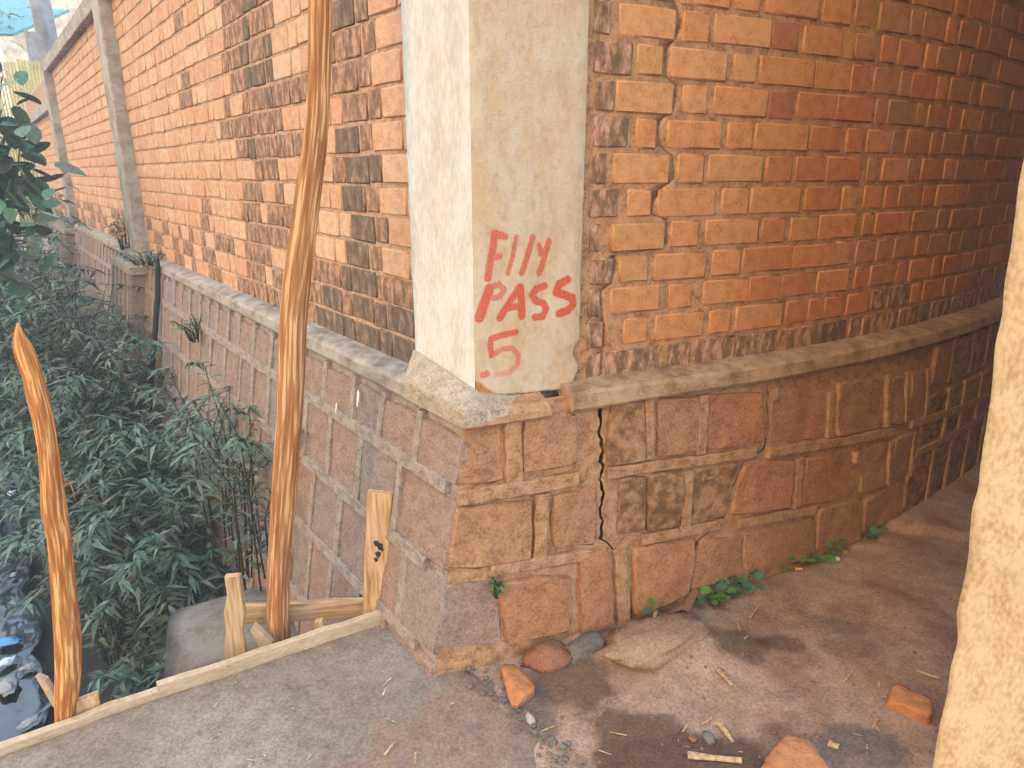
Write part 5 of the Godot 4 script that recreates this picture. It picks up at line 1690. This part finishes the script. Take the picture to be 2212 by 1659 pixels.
# ------------------------------------------------------------------ beyond the wall
func build_background() -> void:
	var st := mb()
	var q := on_z(97, 60, -13.5)
	tube(st, [Vector3(q.x, -1.3, -13.5), Vector3(q.x + 0.02, 3.0, -13.5), Vector3(q.x - 0.05, 8.0, -13.5)], [0.2, 0.17, 0.14], 10)
	solo("utility_pole", done(st), M.pole_grey, "grey pole rising behind the far end of the wall coping", "pole")
	# open shed with a teal sheet roof
	var o := thing("shed", "teal sheet-roofed shed with a white wall beyond the ditch", "shed", Vector3(-12.5, -1.3, -17.5))
	st = mb()
	board(st, on_z(-140, 40, -16.5), on_z(92, 48, -17.0), Vector3(0, 0.9, -2.2), Vector3(0, 0.05, 0.02), 2.0, 0.1)
	part(o, "roof_sheet", done(st), M.teal_sheet)
	st = mb()
	board(st, on_z(-140, 10, -19.0), on_z(100, 0, -19.4), Vector3(0, 0.8, -1.8), Vector3(0, 0.05, 0.02), 3.0, 0.1)
	part(o, "roof_sheet", done(st), M.teal_sheet)
	st = mb()
	board(st, Vector3(-19, 0.7, -18.6), Vector3(-11.0, 0.7, -18.8), Vector3.UP * 4.2, Vector3(0, 0, 0.2), 4.0, 0.0)
	part(o, "wall", done(st), M.house_white)
	for x in [-12.6, -11.4]:
		st = mb()
		tube(st, [Vector3(x, -1.3, -16.4), Vector3(x, 3.6, -16.4)], [0.05, 0.045], 8)
		part(o, "roof_support", done(st), M.house_white)
	# bamboo fence
	o = thing("bamboo_fence", "yellow bamboo stake fence in front of the white shed", "fence", on_z(40, 150, -14.5))
	for k in 16:
		var p := on_z(-30 + k * 7.5, 128 + (k * 37 % 9), -14.5)
		st = mb()
		tube(st, [Vector3(p.x + 0.06, -1.3, p.z), p], [0.028, 0.022], 6)
		part(o, "bamboo_stake", done(st), M.bamboo)
	o = thing("house", "cream plastered house showing above the wall coping", "house", Vector3(-13.0, -1.3, -25.0))
	st = mb()
	board(st, Vector3(-17.5, 3.5, -26), Vector3(-9.0, 3.5, -26), Vector3.UP * 9.6, Vector3(0, 0, 0.3), 4.0, 0.0)
	part(o, "wall", done(st), M.house_cream)
	for k in 4:
		st = mb()
		var c := Vector3(-16.2 + k * 1.9, 5.6, -25.82)
		board(st, c + Vector3(-0.4, 0, 0), c + Vector3(0.4, 0, 0), Vector3.UP * 1.2, Vector3(0, 0, 0.06), 4.0, 0.0)
		part(o, "window", done(st), M.pole_grey)
	shrub(Vector3(-11.6, -1.3, -16.0), 7.4, 0.9, 40, 26, 0.3, 180, "slender grey-green tree behind the wall coping", "tree", "", "leaf_mid", "leaf_broad")

# ------------------------------------------------------------------ everything
func _ready() -> void:
	# camera
	var cam := Camera3D.new()
	cam.name = "camera"
	cam.position = Vector3(0, EYE, 0)
	cam.rotation.x = -PITCH
	cam.fov = 58.54
	cam.near = 0.05
	cam.far = 400.0
	add_child(cam)
	cam.current = true
	# sky
	var env := Environment.new()
	env.background_mode = Environment.BG_SKY
	var sm := ProceduralSkyMaterial.new()
	sm.sky_top_color = Color(0.62, 0.71, 0.82)
	sm.sky_horizon_color = Color(0.95, 0.95, 0.93)
	sm.sky_curve = 0.2
	sm.ground_bottom_color = Color(0.35, 0.3, 0.25)
	sm.ground_horizon_color = Color(0.7, 0.68, 0.65)
	sm.sky_energy_multiplier = 1.5
	var sky := Sky.new()
	sky.sky_material = sm
	env.sky = sky
	env.tonemap_mode = Environment.TONE_MAPPER_LINEAR
	env.tonemap_exposure = 2.4
	env.fog_enabled = true
	env.fog_density = 0.010
	env.fog_light_color = Color(0.93, 0.94, 0.95)
	env.sdfgi_enabled = true
	env.ssao_enabled = true
	env.ssil_enabled = true
	var we := WorldEnvironment.new()
	we.name = "world_environment"
	we.environment = env
	add_child(we)
	# low warm sun behind the camera's left shoulder, softened by haze
	var sun := DirectionalLight3D.new()
	sun.name = "sun"
	sun.light_color = Color(1.0, 0.85, 0.60)
	sun.light_energy = 0.37
	sun.light_angular_distance = 32.0
	sun.shadow_enabled = true
	add_child(sun)
	sun.look_at_from_position(Vector3.ZERO, Vector3(0.54, -0.44, -0.72), Vector3.UP)

	rng.seed = 4
	nz.seed = 7
	nz.frequency = 0.04
	nz.fractal_octaves = 3
	make_materials()
	# plan of the alley wall
	var cv := Curve2D.new()
	var plan := [Vector2(0.15, -2.156), Vector2(0.283, -2.218), Vector2(0.55, -2.345), Vector2(0.837, -2.475), Vector2(1.061, -2.59), Vector2(1.479, -2.83), Vector2(2.0, -3.19), Vector2(2.553, -3.643), Vector2(3.2, -4.25), Vector2(3.8, -4.95), Vector2(4.2, -5.5)]
	for i in plan.size():
		var d: Vector2 = (plan[mini(i + 1, plan.size() - 1)] - plan[maxi(i - 1, 0)]) / 6.0
		cv.add_point(plan[i], -d, d)
	var s := 0.0
	while s < cv.get_baked_length():
		RP.append(cv.sample_baked(s, true))
		s += RSTEP
	for i in RP.size():
		var d := (RP[mini(i + 3, RP.size() - 1)] - RP[maxi(i - 3, 0)]).normalized()
		RN.append(Vector2(-d.y, d.x))
	make_brick_kinds()
	print("materials ", Time.get_ticks_msec())
	build_ground()
	print("ground ", Time.get_ticks_msec())
	build_ditch_wall()
	build_posts()
	build_ditch_plinth()
	print("ditch wall ", Time.get_ticks_msec())
	build_alley_wall()
	build_alley_plinth()
	print("alley wall ", Time.get_ticks_msec())
	build_pillar()
	print("pillar ", Time.get_ticks_msec())
	build_plaster_wall()
	build_background()
	build_timber()
	build_rubble()
	print("rubble ", Time.get_ticks_msec())
	build_plants()
	print("plants ", Time.get_ticks_msec())
